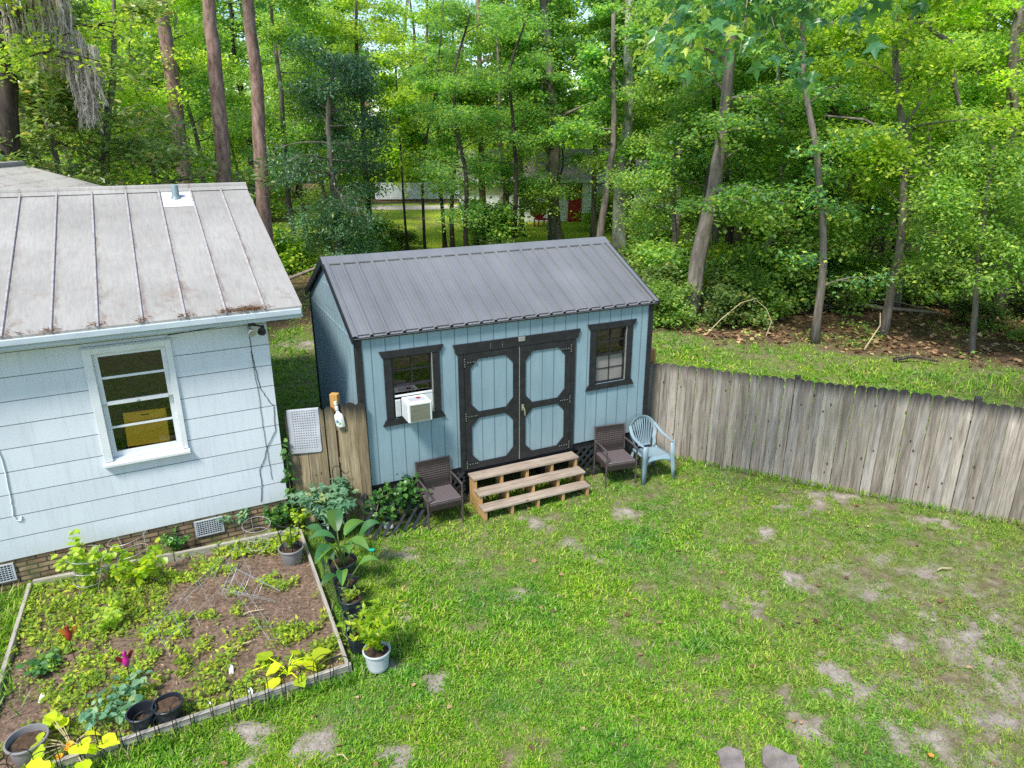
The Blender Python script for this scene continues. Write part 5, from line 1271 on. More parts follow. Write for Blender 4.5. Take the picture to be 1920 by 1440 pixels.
paver('brown stepping stone at the bottom of the lawn, right of the grey one', (2.42, 4.90), .155, .17, 2)
paver('corner of a grey stepping stone cut off by the picture edge', (1.50, 4.66), .13, .13, 5)
tag(MB().prism([(-.045,-.02), (.04,-.03), (.05,.02), (-.03,.03)], 0, .012, 'xy').build('plastic_scrap', M_plain('turquoise_plastic', (.02,.5,.38)), None, loc=(-1.94, 8.36, .03)), 'bright turquoise plastic scrap on the grass', 'scrap')
def stick(label, p, q, r, mat=None, name='stick', grp='sticks lying about', bend=.03):
    p, q = Vector(p), Vector(q); s = Vector((-(q-p).y, (q-p).x, 0)).normalized()*bend
    tag(MB().tube([(0,0,0), tuple((q-p)*.35+s), tuple((q-p)*.7+s*.4), tuple(q-p)], [r, r*.95, r*.8, r*.55], 6).build(name, mat or m_twig, None, True, loc=p), label, name, grp)
stick('short pale stick on the soil between the wire trellises', (-3.20, 6.95, .05), (-2.98, 7.06, .05), .009, m_dry)
stick('straw coloured stick on bare soil below the tipped cage', (-3.15, 6.30, .05), (-2.90, 6.52, .05), .012, m_dry)
stick('pale splinter of wood standing at the tipped over cage', (-2.62, 6.62, .04), (-2.56, 6.86, .07), .013, m_dry)
stick('pale stick near the right front corner of the bed', (-2.08, 6.10, .05), (-1.86, 6.30, .05), .010, m_dry)
stick('thin pale stick on the worn grass in the lower left lawn', (-1.62, 4.98, .02), (-1.50, 4.92, .02), .006, m_dry)
stick('small white curved twig on the right of the lawn', (5.55, 7.86, .03), (5.76, 7.90, .03), .010, m_dry)
tag(MB().lathe([(.004,0), (.012,.008), (.028,.022), (.024,.020), (.006,.008)], 5).build('fallen_blossom', M_plain('orange_petal', (.75,.25,.03)), None, loc=(3.82, 4.94, .02)), 'small orange blossom lying on the grass at the lower right', 'blossom')
n = 150; xs, ys = grass_pts(6*n, -8, 9, 4.3, 18); k = ~in_quad(xs, ys, BED, 0); xs, ys = xs[k][:n], ys[k][:n]; n = len(xs)
P = np.stack([xs, ys, gz_at(xs, ys)+.03], 1); Rv, Fv, Uv = basis(rg, n, (-.2, .3), .4); V, F = batch(P, Rv, Fv, Uv, rg.uniform(.04, .085, n), *BROAD)
tag(link('fallen_leaves', mesh_np('fallen_leaves', V, F), m_litter), 'scattered brown fallen leaves on the lawn', 'fallen leaves', kind='stuff')
# white plant tags
for lb, p, tl in (('white plant tag near the left edge of the bed', (-4.75, 5.62), .3), ('white plant tag right of the two black pots', (-2.98, 5.50), -.2), ('white plant tag between hoops of the front edging', (-2.66, 5.68), .1), ('pale round seed marker in the middle front of the bed', (-2.98, 6.02), .0)):
    tag(MB().prism([(-.022, 0), (.022, 0), (.022, .075), (0, .10), (-.022, .075)], -.003, .003).build('plant_tag', m_ac, None, loc=(*p, .02), rot=(R(-40), tl, .3)), lb, 'plant tag', 'plant tags in the bed')

# ================================================================== TREES
def poly_at(pts, u):
    u = max(0, min(.9999, u))*(len(pts)-1); i = int(u); return pts[i].lerp(pts[i+1], u-i)
def gen_tree(seed, pts, r0, r1, limbs=14, zlo=2.0, zhi=11, L=2.6, up=(.05, .7), nsub=4, cl=3, sig=(.26, .11), nleaf=8000, size=.12, tmpl=BROAD, pitch=(-.9, .25), droop=.35, roll=.45, flare=1.5, az=None, lw=.24):
    r = np.random.RandomState(seed); rr = random.Random(seed)
    pts = [Vector(p) for p in pts]; mb = MB(); m = len(pts); fine = []
    K = 14
    for k in range(K+1): p = poly_at(pts, k/K); fine.append(p+Vector((rr.uniform(-1, 1)*r0*.12, rr.uniform(-1, 1)*r0*.12, 0))*(k > 0))
    rad = [r0*(1-k/K)+r1*k/K for k in range(K+1)]; rad[0] *= flare
    fine[0] = fine[0]-Vector((0, 0, .15)); mb.tube(fine, rad, 10)
    zs = [p.z for p in fine]; C = []; W = []
    for i in range(limbs):
        zt = zlo+(zhi-zlo)*((i+rr.uniform(.1, .9))/limbs); k = min(range(K+1), key=lambda q: abs(zs[q]-zt)); base = fine[k]
        a = rr.uniform(0, 2*PI) if az is None else rr.gauss(az, .9); e = rr.uniform(*up); ln = L*rr.uniform(.55, 1.1)*(1-.45*(zt-zlo)/max(zhi-zlo, .1))
        p = base.copy(); bp = [p.copy()]; d = Vector((math.cos(a)*math.cos(e), math.sin(a)*math.cos(e), math.sin(e)))
        for j in range(5):
            d = (d+Vector((rr.uniform(-.25, .25), rr.uniform(-.25, .25), rr.uniform(-.15, .15)-droop*j*.12))).normalized(); p = p+d*ln/5; bp.append(p.copy())
        br = max(.008, rad[k]*rr.uniform(.22, .38)); mb.tube(bp, [br*(1-.16*j) for j in range(6)], 5, False)
        for j in range(3, 6): C.append(bp[j]); W.append(.6)
        for s in range(nsub):
            u = rr.uniform(.3, 1.0); q = poly_at(bp, u); a2 = a+rr.choice((-1, 1))*rr.uniform(.4, 1.3); l2 = ln*rr.uniform(.22, .5); e2 = rr.uniform(-.35, .4)
            d2 = Vector((math.cos(a2)*math.cos(e2), math.sin(a2)*math.cos(e2), math.sin(e2))); sp = [q]
            for c in range(1, cl+1): sp.append(q+d2*l2*c/cl+Vector((0, 0, -.10*droop*c*c*l2/cl)))
            mb.tube(sp, [max(.004, br*.4*(1-.25*c)) for c in range(cl+1)], 4, False)
            for c in range(1, cl+1): C.append(sp[c]); W.append(1.0)
    C = np.array([tuple(c) for c in C]); W = np.array(W); W *= r.uniform(.25, 1.6, len(W))
    idx = r.choice(len(C), nleaf, p=W/W.sum()); P = C[idx]+r.normal(0, 1, (nleaf, 3))*np.array([sig[0], sig[0], sig[1]])
    P = P[P[:, 2] > .05]; n = len(P)
    Rv, Fv, Uv = basis(r, n, pitch, roll); V, F = batch(P, Rv, Fv, Uv, size*r.uniform(.6, 1.25, n), *tmpl)
    return mb, mesh_np('crown', V, F)
def plant_tree(name, label, cat, base, tree, bark, leaf, group=None, cname='crown'):
    t = thing(name, label, cat, base, 0, group); mb, cm = tree; tr = mb.build('trunk', bark, t, True, sharp=180); cr = link(cname, cm, leaf, t); return t
def dup(root, loc, rz, s, label=None, group=None, mat=None):
    q = root.copy(); COL.objects.link(q); q.location = loc; q.rotation_euler = (0, 0, rz); q.scale = (s[0], s[0], s[1])
    if label: q['label'] = label
    if group: q['group'] = group
    for ch in list(root.children):
        c = ch.copy(); COL.objects.link(c); c.parent = q
    return q
def rel(pts, ext=0):
    """local polyline down to the ground from world points; returns base, local points"""
    p = [Vector(a) for a in pts]
    if p[0].z > .3: d = (p[1]-p[0]); d = d/max(d.z, .1); p = [p[0]-d*p[0].z*.8*0+Vector((-d.x*p[0].z*.5, -d.y*p[0].z*.5, -p[0].z))]+p
    if ext: d = (p[-1]-p[-2]).normalized(); p.append(p[-1]+Vector((d.x*.5, d.y*.5, 1))*ext)
    b = Vector((p[0].x, p[0].y, 0)); return tuple(b), [q-b for q in p]

# tall pines: bare trunks in view, crowns above the picture
def pine(label, pts, r0, seed, ext=7):
    b, p = rel(pts, ext); return plant_tree('pine_tree', label, 'tree', b, gen_tree(seed, p, r0, r0*.62, 12, 11.5, 17, 2.6, (.0, .6), 3, 2, (.3, .16), 1500, .30, LANCE, flare=1.25), m_bark_pine, m_lf_dull, 'tall pines behind the house')
pine('tall reddish barked pine trunk rising right behind the house ridge', [(-8.63,22,3.17),(-8.53,22,5.76),(-8.44,22,7.47),(-8.41,22,8.95)], .245, 1)
pine('tall pine trunk just right of the reddish pine, partly leafy', [(-8.59,25,2.86),(-8.45,25,5.14),(-8.3,25,7.59),(-8.29,25,9.44)], .25, 2)
pine('pine trunk standing further back among the magnolia leaves', [(-11.99,27,4.94),(-11.96,27,7.26),(-11.97,27,8.78),(-11.95,27,9.77)], .29, 3)

# moss draped oak at the left edge
b, p = rel([(-12.25,18,4.48),(-12.0,18,6.06),(-11.76,18,7.66)], 3)
oak = plant_tree('oak_tree', 'dark trunked oak at the left edge draped with grey hanging moss', 'tree', b, gen_tree(11, p, .30, .20, 12, 6.4, 11.5, 3.4, (.05, .55), 4, 3, (.3, .13), 6500, .11, BROAD, az=.0), m_bark_dark, m_lf_yel)
mb = MB().tube([(-12.0-b[0], 18-b[1], 6.9), (-11.3-b[0], 17.6-b[1], 7.7), (-10.5-b[0], 17.4-b[1], 8.2), (-9.5-b[0], 17.2-b[1], 8.5), (-8.6-b[0], 17-b[1], 8.4)], [.15, .12, .09, .06, .03], 8); mb.build('limb', m_bark_dark, oak, True, sharp=180)
r = np.random.RandomState(70)
def moss(parent, anchors, o):
    mb = MB(); FZ = []
    for (x, y, z, L, n) in anchors:
        for k in range(n):
            px, py = x+r.normal(0, .10), y+r.normal(0, .08); l = L*r.uniform(.45, 1.05); pts = []
            for j in range(5): pts.append((px-o[0]+r.normal(0, .018)*j, py-o[1]+r.normal(0, .018)*j, z-l*j/4))
            mb.tube(pts, [.008, .020, .022, .014, .003], 4, False)
            for q in range(34): FZ.append(tuple(np.array(poly_at([Vector(a) for a in pts], r.rand()**.8))+r.normal(0, .022, 3)))
    n = len(FZ); Rv, Fv, Uv = basis(r, n, (-1.5, -.7), .9); V, F = batch(np.array(FZ), Rv*.8, Fv, Uv, r.uniform(.06, .16, n), *LANCE)
    b0 = len(mb.v); me = mesh_np('hanging_moss', np.concatenate([np.array(mb.v), V]), [np.array(mb.f)]+[q+b0 for q in F]); return link('hanging_moss', me, m_moss, parent)
moss(oak, [(-11.05,17.5,8.25,1.25,26), (-10.45,17.35,8.9,2.1,40), (-10.1,17.3,8.6,1.7,34), (-9.85,17.25,8.5,1.9,26), (-9.75,17.25,7.6,2.0,40), (-9.55,17.2,7.45,1.9,30), (-9.35,17.2,7.3,1.2,18)], b)

# magnolia mass behind the house roof
b, p = rel([(-11.87,21,2.82),(-11.44,21,5.19),(-11.12,21,6.3),(-10.79,21,7.25)], 2)
plant_tree('magnolia_tree', 'glossy dark magnolia spreading above the house roof', 'tree', b, gen_tree(21, p, .16, .05, 26, 2.2, 8.6, 3.7, (-.15, .5), 5, 3, (.20, .15), 10500, .21, OVAL, (-.3, .8), .25), m_bark_grey, m_lf_mag)
plant_tree('magnolia_tree', 'lower magnolia right behind the outbuilding roof at the left edge', 'tree', (-11.9, 19.3, 0), gen_tree(22, [(0,0,0),(.1,.1,3),(-.1,0,6.6)], .14, .05, 24, 2.4, 7.0, 2.6, (-.1, .5), 5, 3, (.22, .15), 7000, .21, OVAL, (-.3, .8), .25), m_bark_grey, m_lf_mag)

# dark evergreen and the shrub under it
b, p = rel([(-7.26,30,.13),(-7.25,30,2.35),(-7.34,30,3.84),(-7.3,30,6.08),(-6.92,30,8.02)], 0)
plant_tree('evergreen_tree', 'dense dark blue green evergreen tree left of the sunny clearing', 'tree', b, gen_tree(31, p, .20, .07, 34, 3.2, 8.6, 3.1, (-.2, .5), 6, 3, (.26, .18), 17000, .15, OVAL, (-1.0, .1), .5), m_bark_grey, m_lf_blue)
def shrub(name, label, loc, h, rad, n, size, mat, seed, group=None, tmpl=OVAL, sub=5):
    t = gen_tree(seed, [(0,0,0),(.05,.03,h*.4),(0,-.05,h*.8)], .035, .012, 22, h*.06, h*.85, rad*1.05, (-.1, .8), sub, 3, (rad*.13, rad*.09), n, size, tmpl, (-.8, .5), .3, flare=1)
    return plant_tree(name, label, 'shrub', loc, t, m_twig, mat, group, 'foliage')
shrub('evergreen_shrub', 'big rounded blue green shrub just beyond the left end of the shed roof', (-7.6, 30.2, 0), 2.7, 2.5, 13000, .13, m_lf_hib, 32)

# single trunks in the wood
def wood_tree(label, pts, r0, seed, bark, leaf, ext=4, zlo=3.2, zhi=10.5, limbs=14, L=2.7, n=7500, size=.125, tmpl=BROAD, name='broadleaf_tree', group='trees at the edge of the wood', **k):
    b, p = rel(pts, ext); return plant_tree(name, label, 'tree', b, gen_tree(seed, p, r0, r0*.42, limbs, zlo, zhi, L, nleaf=n, size=size, tmpl=tmpl, **k), bark, leaf, group)
wood_tree('straight grey trunk rising behind the middle of the shed ridge', [(2.31,36,.26),(2.04,36,2.23),(2.09,36,5.47),(1.67,36,9.43),(1.5,36,11.18)], .34, 41, m_bark_grey, m_lf_mid, 3, 4.8, 13, 18, 4.2, 13000, .19, STAR)
wood_tree('thin pale trunk touching the left of the straight grey trunk', [(1.99,36.5,.06),(1.85,36.5,2.19),(1.77,36.5,4.24),(1.53,36.5,6.69)], .10, 42, m_bark_pale, m_lf_mid, 3, 4.5, 9, 8, 2, 2500, .17)
wood_tree('pale mottled trunk rising behind the right end of the shed ridge', [(5.06,33,.19),(4.9,33,2.01),(4.97,33,3.65),(5.14,33,5.9),(4.99,33,8.67),(4.93,33,10.69)], .34, 43, m_bark_pale, m_lf_mid, 3, 7.4, 12.5, 15, 3.4, 8500, .17)
wood_tree('leaning stout trunk with grey base right of the shed roof', [(5.46,21.2,-.01),(5.61,21.2,1.96),(5.81,21.2,3.21),(5.92,21.2,4.56),(5.99,21.2,5.43),(6.01,21.2,7.22),(5.95,21.2,8.79)], .255, 44, m_bark_grey, m_lf_mid, 4, 3.1, 11.5, 21, 2.8, 15000, .11)
wood_tree('slender crooked sapling on the lawn edge behind the middle of the fence', [(8.36,18.75,0),(8.34,18.75,1.78),(8.16,18.75,3.18),(7.69,18.75,5.04),(7.28,18.75,6.29),(7.09,18.75,7.01)], .115, 45, m_bark_grey, m_lf_sweet, 2, 1.4, 8.8, 12, 1.5, 2600, .13, STAR)
wood_tree('dark curving trunk behind the crooked sapling', [(10.15,24,.4),(9.91,24,3.26),(9.93,24,4.94),(10.22,24,5.9),(10.13,24,7.31),(9.81,24,8.65)], .25, 46, m_bark_dark, m_lf_mid, 4, 4.6, 11.5, 18, 3.2, 13000, .12)
wood_tree('dark upright trunk between the crooked sapling and the right edge', [(14.01,27,.39),(13.6,27,4.32),(13.38,27,6.67),(13.73,27,8.89),(14.03,27,9.7)], .30, 47, m_bark_dark, m_lf_yel, 4, 4.2, 12.5, 20, 3.4, 14000, .135)
wood_tree('small tree with low leafy crown at the wood edge, above the fence at right', [(12.04,17.7,0),(11.86,17.7,1.42),(11.69,17.7,2.51)], .085, 48, m_bark_grey, m_lf_shrub, 2.6, 1.9, 5.1, 36, 2.6, 27000, .115, OVAL, up=(-.15, .5), sig=(.24, .18))
wood_tree('trunk at the right edge half hidden by foliage', [(15.59,22,.46),(14.97,22,4.2),(14.2,22,7.83),(14.18,22,8.9)], .22, 49, m_bark_grey, m_lf_yel, 3, 2.6, 11, 22, 3.6, 16000, .12)
wood_tree('brown trunk left of the straight grey trunk beyond the shed roof', [(-1.42,37,.54),(-1.48,37,1.62),(-1.49,37,4.48),(-1.52,37,7.2)], .24, 50, m_bark_pine, m_lf_mid, 5, 5.2, 12.5, 14, 3.6, 8500, .18, STAR)
for i, (lb, pts, r0) in enumerate((('thin dark sapling in the clearing, second from the left', [(-4.08,33.5,.01),(-4.11,33.5,1.01),(-4.08,33.5,4.35),(-3.38,33.5,6.81)], .085),
    ('thin grey sapling in the clearing, fourth from the left', [(-2.91,35,-.02),(-2.95,35,1.83),(-2.72,35,3.57),(-2.47,35,5.25)], .125),
    ('thin sapling in the clearing, third from the left', [(-3.37,36,-.02),(-3.47,36,2.24),(-3.52,36,5.25)], .11),
    ('thinnest dark sapling in the clearing, nearest the evergreen', [(-4.98,34,-.02),(-5.05,34,1.94),(-5.07,34,4.33)], .07))):
    wood_tree(lb, pts, r0, 51+i, m_bark_dark, m_lf_yel if i % 2 else m_lf_mid, 4, 4.0, 8.5, 9, 2.0, 3300, .16, group='thin saplings in the clearing')
wood_tree('crooked forked trunk just left of the pale mottled trunk', [(3.76,31,.27),(3.87,31,1.54),(4.09,31,3.54),(4.28,31,5.25),(4.16,31,6.89)], .19, 56, m_bark_grey, m_lf_mid, 3, 4.4, 10, 12, 2.5, 6000, .15)
# bare arching limbs at right
b, p = rel([(9.35,15.6,0),(9.2,15.4,2.6),(8.94,15,5.2),(8.56,15,5.76),(8.49,15,6.1),(7.94,15,6.49),(7.38,15,6.73)])
# near sweetgum reaching into the top of the picture, trunk outside on the right
sw = gen_tree(60, [(0,0,0),(-.1,0,4),(.05,0,8),(0,0,12)], .22, .08, 10, 8, 12, 2.5, (.2, .7), 3, 3, (.25, .15), 2600, .17, STAR)
swt = plant_tree('sweetgum_tree', 'near sweetgum branch with big star leaves hanging into the top of the view', 'tree', (8.6, 7.4, 0), sw, m_bark_grey, m_lf_sweet)
mb = MB(); P = []
limb = [Vector(q) for q in ((0,0,7.6),(-1.6,.1,8.0),(-3.3,.0,7.75),(-5.0,-.1,7.35),(-6.2,-.1,6.95),(-7.0,-.1,6.6))]
mb.tube(limb, [.07, .055, .042, .03, .02, .008], 7, False)
rr = random.Random(61)
for k in range(40):
    u = .44+.56*(k+rr.random())/40; q = poly_at(limb, u); a = rr.uniform(0, 2*PI); ln = rr.uniform(.45, 1.1)*(1 if rr.random() < .7 else 1.4)
    zmin = {True: 5.95, False: 6.1}[q.x > -5.9] ; e = q+Vector((math.cos(a)*ln*.75, math.sin(a)*ln*.75, -ln*rr.uniform(.35, 1.05)))
    e.z = max(e.z, 5.72+.14*abs(e.x+5.6)+(.0 if e.x > -6.2 else .15)); md = q.lerp(e, .5)+Vector((0, 0, .10)); mb.tube([q, md, e], [.008, .006, .003], 4, False)
    for j in range(30):
        t_ = rr.random()**.6; c = (q.lerp(md, t_*2) if t_ < .5 else md.lerp(e, t_*2-1)); P.append((c.x+rr.gauss(0, .13), c.y+rr.gauss(0, .16), c.z+rr.gauss(0, .07)))
mb.build('limb', m_bark_grey, swt, True, sharp=180)
leafobj('hanging_foliage', swt, P, np.full(len(P), .175), STAR, m_lf_sweet, (-1.25, -.15), .6, 62)

# right hand arching branch tree
ab = plant_tree('broadleaf_tree', 'bare arching grey limbs forking among yellow green leaves at upper right', 'tree', (10.6, 19.5, 0), gen_tree(63, [(0,0,0),(.1,0,2.5),(-.3,-.1,5),(-.9,-.1,6.9),(-1.1,0,8.5)], .13, .06, 22, 3.6, 9.5, 3.4, (.0, .6), 4, 3, (.25,.13), 17000, .11, BROAD), m_bark_grey, m_lf_yel, 'trees at the edge of the wood')
mb = MB().tube([(1.0,.1,6.1),(.75,.0,6.5),(.55,0,7.1),(.5,0,7.5),(-.2,0,7.9),(-.9,0,8.15)], [.05,.06,.075,.07,.055,.04], 7, False); mb.tube([(.55,0,7.05),(.0,.0,6.3),(-.5,-.1,5.5),(-.9,-.1,5.1)], [.05,.04,.03,.02], 6, False); mb.tube([(.3,-.2,4.6),(-.6,-.3,5.3),(-1.6,-.3,5.75),(-2.6,-.2,5.85)], [.05,.045,.035,.02], 6, False)
mb.build('limb', m_bark_grey, ab, True, sharp=180)

# ---------------------------------------------------------------- wood beyond: library trees copied
def lib(seed, leaf, bark, H, zlo, n, size, L, r0, tmpl=BROAD, limbs=18, sig=(.34,.15)):
    r = random.Random(seed); pts = [(0,0,0)]+[(r.uniform(-.35, .35)*k/3, r.uniform(-.35, .35)*k/3, H*k/5) for k in range(1, 6)]
    mb, cm = gen_tree(seed, pts, r0, r0*.35, limbs, zlo, H, L, (.0, .7), 4, 3, sig, n, size, tmpl)
    return mb, cm, bark, leaf
LIBN = [lib(101, m_lf_mid, m_bark_grey, 11, 3.0, 14000, .115, 3.0, .15), lib(102, m_lf_yel, m_bark_dark, 12, 3.5, 14000, .12, 3.4, .17), lib(103, m_lf_mid, m_bark_dark, 10, 2.2, 12000, .125, 2.8, .12, STAR), lib(104, m_lf_shrub, m_bark_grey, 12, 3.0, 14000, .12, 3.2, .14),
        lib(105, m_lf_shrub, m_bark_grey, 9, 1.2, 14000, .115, 2.8, .11)]
LIBF = [lib(111, m_lf_yel, m_bark_grey, 15, 2.6, 6500, .27, 4.2, .2, OVAL, 20, (.5,.25)), lib(112, m_lf_mid, m_bark_dark, 15, 2.5, 6500, .26, 4.2, .2, OVAL, 20, (.5,.25)), lib(113, m_lf_yel, m_bark_pine, 17, 3.0, 6500, .28, 4.6, .24, OVAL, 20, (.5,.25))]
def proto(L, name, label, group):
    t = thing(name, label, 'tree', (0,0,0), 0, group); L[0].build('trunk', L[2], t, True, sharp=180); link('crown', L[1], L[3], t); return t
used = {}
def place(libl, i, name, labels, group, x, y, s):
    k = (group, i)
    lb = labels[i % len(labels)]
    if k not in used: o = proto(libl[i], name, lb, group); used[k] = o; o.location = (x, y, 0); o.rotation_euler = (0, 0, rnd.uniform(0, 6)); o.scale = (s, s, s)
    else: dup(used[k], (x, y, 0), rnd.uniform(0, 6.28), (s, s*rnd.uniform(.9, 1.1)), lb, group)
LIBH = [lib(121, m_lf_mid, m_bark_grey, 14.5, 6.2, 8500, .19, 3.6, .17, BROAD, 20), lib(122, m_lf_mid, m_bark_dark, 15, 6.6, 8500, .19, 3.8, .16, BROAD, 20)]
LN = ['mid green broadleaf tree filling the wood behind the shed and fence', 'yellow green broadleaf tree glowing inside the wood', 'star leaved green tree filling the wood', 'slender dull green tree inside the wood', 'bushy low branched tree inside the wood']
near = [(-15.5,24,1),(-17.5,29,3),(-13,29,1),(-10,33,3),(-14.5,34,0),(-7.5,38,1),(-11.5,40,3),(-18,38,1),(-22,34,0),(.2,31,2),(-1.9,29.5,2),(-.2,41,3),
        (7.6,26.5,0),(7.2,31.5,3),(9.4,31,1),(11.5,29,1),(6.2,38,3),(9.8,37,1),(13.5,34,3),(16.3,30,1),(18.5,27,3),(16.8,24,1),(12.6,22.6,4),(20.5,32,1),(18,36,3),(23,37,1),(14,40,1),(8.2,22.9,4),(6.6,24.6,2),(19.5,23.5,1),(26,33,3),(22,42,1),(15.3,19.3,4),(10.9,25.2,2),(5.9,25.8,4),(8.9,27.8,4),(12.8,27.2,4),(16.2,26.4,4),(-.4,33.8,4),(7.8,35,4),(-9.2,36,4),(-13.8,36.5,4),(-15.2,31,4),(20.6,27.6,4),(11.6,35.6,4)]
for (x, y, i) in near: place(LIBN, i, 'woodland_tree', LN, 'trees filling the wood', x, y, rnd.uniform(.88, 1.12))
for (x, y, i) in ((.6,40.5,0),(2.4,43.5,1),(4.6,40,0),(7.2,43.5,1),(-.6,47.5,0),(3.6,52,0),(8.0,51,0),(0.8,55,1),(-12,46,1),(11.5,45,1)): place(LIBH, i, 'high_crowned_tree', ['mid green high crowned tree over the far clearing', 'slightly taller mid green tree over the far clearing'], 'high crowned trees over the clearing', x, y, rnd.uniform(.9, 1.15))
place(LIBN, 2, 'woodland_tree', LN, 'trees filling the wood', 2.7, 41.5, .62)
LF = ['tall yellow green tree deep in the wood', 'tall mid green tree deep in the wood', 'very tall pale tree closing the far side of the wood']
fx = random.Random(99)
for row, (yy, n, sp) in enumerate(((50, 13, 7.0), (66, 15, 8.5), (84, 17, 10.5))):
    for k in range(n):
        x = (k-(n-1)/2)*sp+fx.uniform(-2, 2); y = yy+fx.uniform(-3, 4)
        if row == 0 and (-13 < x < -0.5 or 0 <= x < 9.5): continue
        if abs(y-57.8) < 3: y += 6
        place(LIBF, fx.randrange(3), 'forest_tree', LF, 'trees deep in the wood', x, y, fx.uniform(.9, 1.25))
# understorey shrubs, copied from three bushes
SH = [('leafy green understorey bush at the wood edge', m_lf_shrub, 1.5, 1.3, 4200, .12, 201), ('dull shaded bush low in the wood', m_lf_dull, 1.1, 1.2, 3400, .11, 202), ('bright yellow green bush low in the wood', m_lf_yel, 1.4, 1.2, 3600, .13, 203)]
SHP = []
spots = [(4.6,20.6,0,.8),(6.6,20.4,1,.9),(7.4,21.3,0,1.0),(6.9,22.2,1,1.1),(8.6,22.6,0,1.2),(9.9,22.3,1,1.0),(7.6,23.8,2,1.2),(11.2,23.4,0,1.2),(4.4,22.3,1,1.0),(5.3,24.2,0,1.2),(3.4,24.6,1,1.1),(13.0,24.6,1,1.3),(14.6,23.0,0,1.2),
         (16.4,21.4,1,1.0),(15.2,18.4,0,.9),(17.5,19.5,2,1.0),(13.9,20.6,1,.7),(-.8,30.2,1,1.2),(-6.8,34.4,0,1.0),(-5.6,36.0,1,.9),(-10.8,23.5,0,1.3),(-12.4,24.2,0,1.2),(-9.9,29.6,2,1.4),(-12.5,32,1,1.5),(6.6,33,0,1.5),(9,34,2,1.5),(12,33,2,1.6),(16,33,0,1.6),(19.5,29.5,2,1.6),(-16,27,2,1.4),(5.9,43.5,2,1.4)]
for (x, y, i, s) in spots:
    lb, mt, h, rd, n, sz, sd = SH[i]; d = {o[0]: o[1] for o in SHP}
    if i not in d: SHP.append((i, shrub('understorey_bush', lb, (x, y, 0), h, rd, n, sz, mt, sd, 'bushes of the undergrowth', BROAD))); SHP[-1][1].scale = (s, s, s)
    else: dup(d[i], (x, y, 0), rnd.uniform(0, 6), (s, s*rnd.uniform(.85, 1.15)))
shrub('understorey_bush', 'large spreading green bush right behind the shed ridge, under the red door', (-1.0, 31.8, 0), 2.9, 1.9, 8000, .16, m_lf_shrub, 210, None, BROAD)
for (x, y, i, s) in ((-20.5,46,0,1.1),(-25,52,1,1.2),(-15.5,44,1,1.1),(-17.5,52,0,1.2),(-29,56,0,1.3),(-21,60,1,1.3),(-12.8,55,0,1.2),(14,46,0,1.1),(19,48,1,1.1),(25,50,0,1.2),(30,55,1,1.3)): place(LIBH, i, 'high_crowned_tree', ['mid green high crowned tree over the far clearing', 'slightly taller mid green tree over the far clearing'], 'high crowned trees over the clearing', x, y, s)
for (x, y, i, s) in ((-13.2,69,2,1.2),(-9.4,73,1,1.2),(-16.8,75,1,1.25),(-11.2,82,2,1.3),(-5.5,76,1,1.2),(-21,72,1,1.2)): place(LIBF, i, 'forest_tree', LF, 'trees deep in the wood', x, y, s)
# thickets closing the view between the far trunks
fb = random.Random(17); FBP = None
for k in range(46):
    row = k % 3; x = ((k//3)-7.2)*(5.2, 7.6, 10.5)[row]+fb.uniform(-2, 2); y = (47, 69, 92)[row]+fb.uniform(-3, 3)
    if row == 0 and (-14 < x < 10.5): continue
    s = (1.9, 3.4, 5.2)[row]*fb.uniform(.8, 1.25)
    if FBP is None: FBP = shrub('forest_thicket', 'bright bushy thicket deep in the wood between far trunks', (x, y, 0), 2.0, 1.6, 5200, .17, m_lf_yel, 230, 'thickets deep in the wood', OVAL); FBP.scale = (s, s, s)
    else: dup(FBP, (x, y, 0), fb.uniform(0, 6), (s, s*fb.uniform(.8, 1.2)))
# leaf litter, fallen branches, bare twigs
r = np.random.RandomState(81); n = 15000; y = r.uniform(15, 34, n); x = r.uniform(-.1, 1, n)*(.78*y+1.5)
_, _, l_ = covers(x, y); k = l_ > .45; x, y = x[k], y[k]; n = len(x); P = np.stack([x, y, gz_at(x, y)+.02+.02*r.rand(n)], 1); Rv, Fv, Uv = basis(r, n, (-.35, .45), .5)
V, F = batch(P, Rv, Fv, Uv, r.uniform(.06, .19, n), *BROAD); tag(link('leaf_litter', mesh_np('leaf_litter', V, F), m_litter), 'brown leaf litter covering the ground of the wood', 'leaf litter', kind='stuff')
n = 5200; y = r.uniform(17, 36, n); x = r.uniform(-1, 1, n)*(.78*y+1.5); _, _, l_ = covers(x, y); k = (l_ > .3) & (vnoise(x, y, .7, 91) > .46+.22*(x/y > .36)); x, y = x[k], y[k]; per = 9; n = len(x)
P = np.repeat(np.stack([x, y, np.full(n, .1)], 1), per, 0)+r.normal(0, 1, (n*per, 3))*np.array([.13,.13,.09]); P[:, 2] = np.abs(P[:, 2])
Rv, Fv, Uv = basis(r, n*per, (-.5, .6), .5); V, F = batch(P, Rv, Fv, Uv, r.uniform(.06, .13, n*per), *OVAL); tag(link('undergrowth', mesh_np('undergrowth', V, F), m_lf_shrub), 'low green undergrowth covering the floor of the wood', 'undergrowth', kind='stuff')
def branch(label, pts, r0, mat=None, name='fallen_branch'):
    o = Vector(pts[0]); tag(MB().tube([tuple(Vector(p)-o) for p in pts], [r0*(1-.6*i/(len(pts)-1)) for i in range(len(pts))], 7).build(name, mat or m_twig, None, True, loc=o), label, 'branch', 'fallen branches in the wood')
branch('long grey fallen branch lying across the leaf litter, centre right', [(10.1,22.4,.10),(11.0,22.5,.22),(11.9,22.2,.12),(12.9,21.9,.10),(13.6,21.7,.05)], .085)
branch('pale crooked stick standing in the leaf litter behind the fence', [(9.35,17.95,-.02),(9.62,18.1,.35),(9.75,18.1,.62),(9.72,18.15,.95)], .022, m_dry)
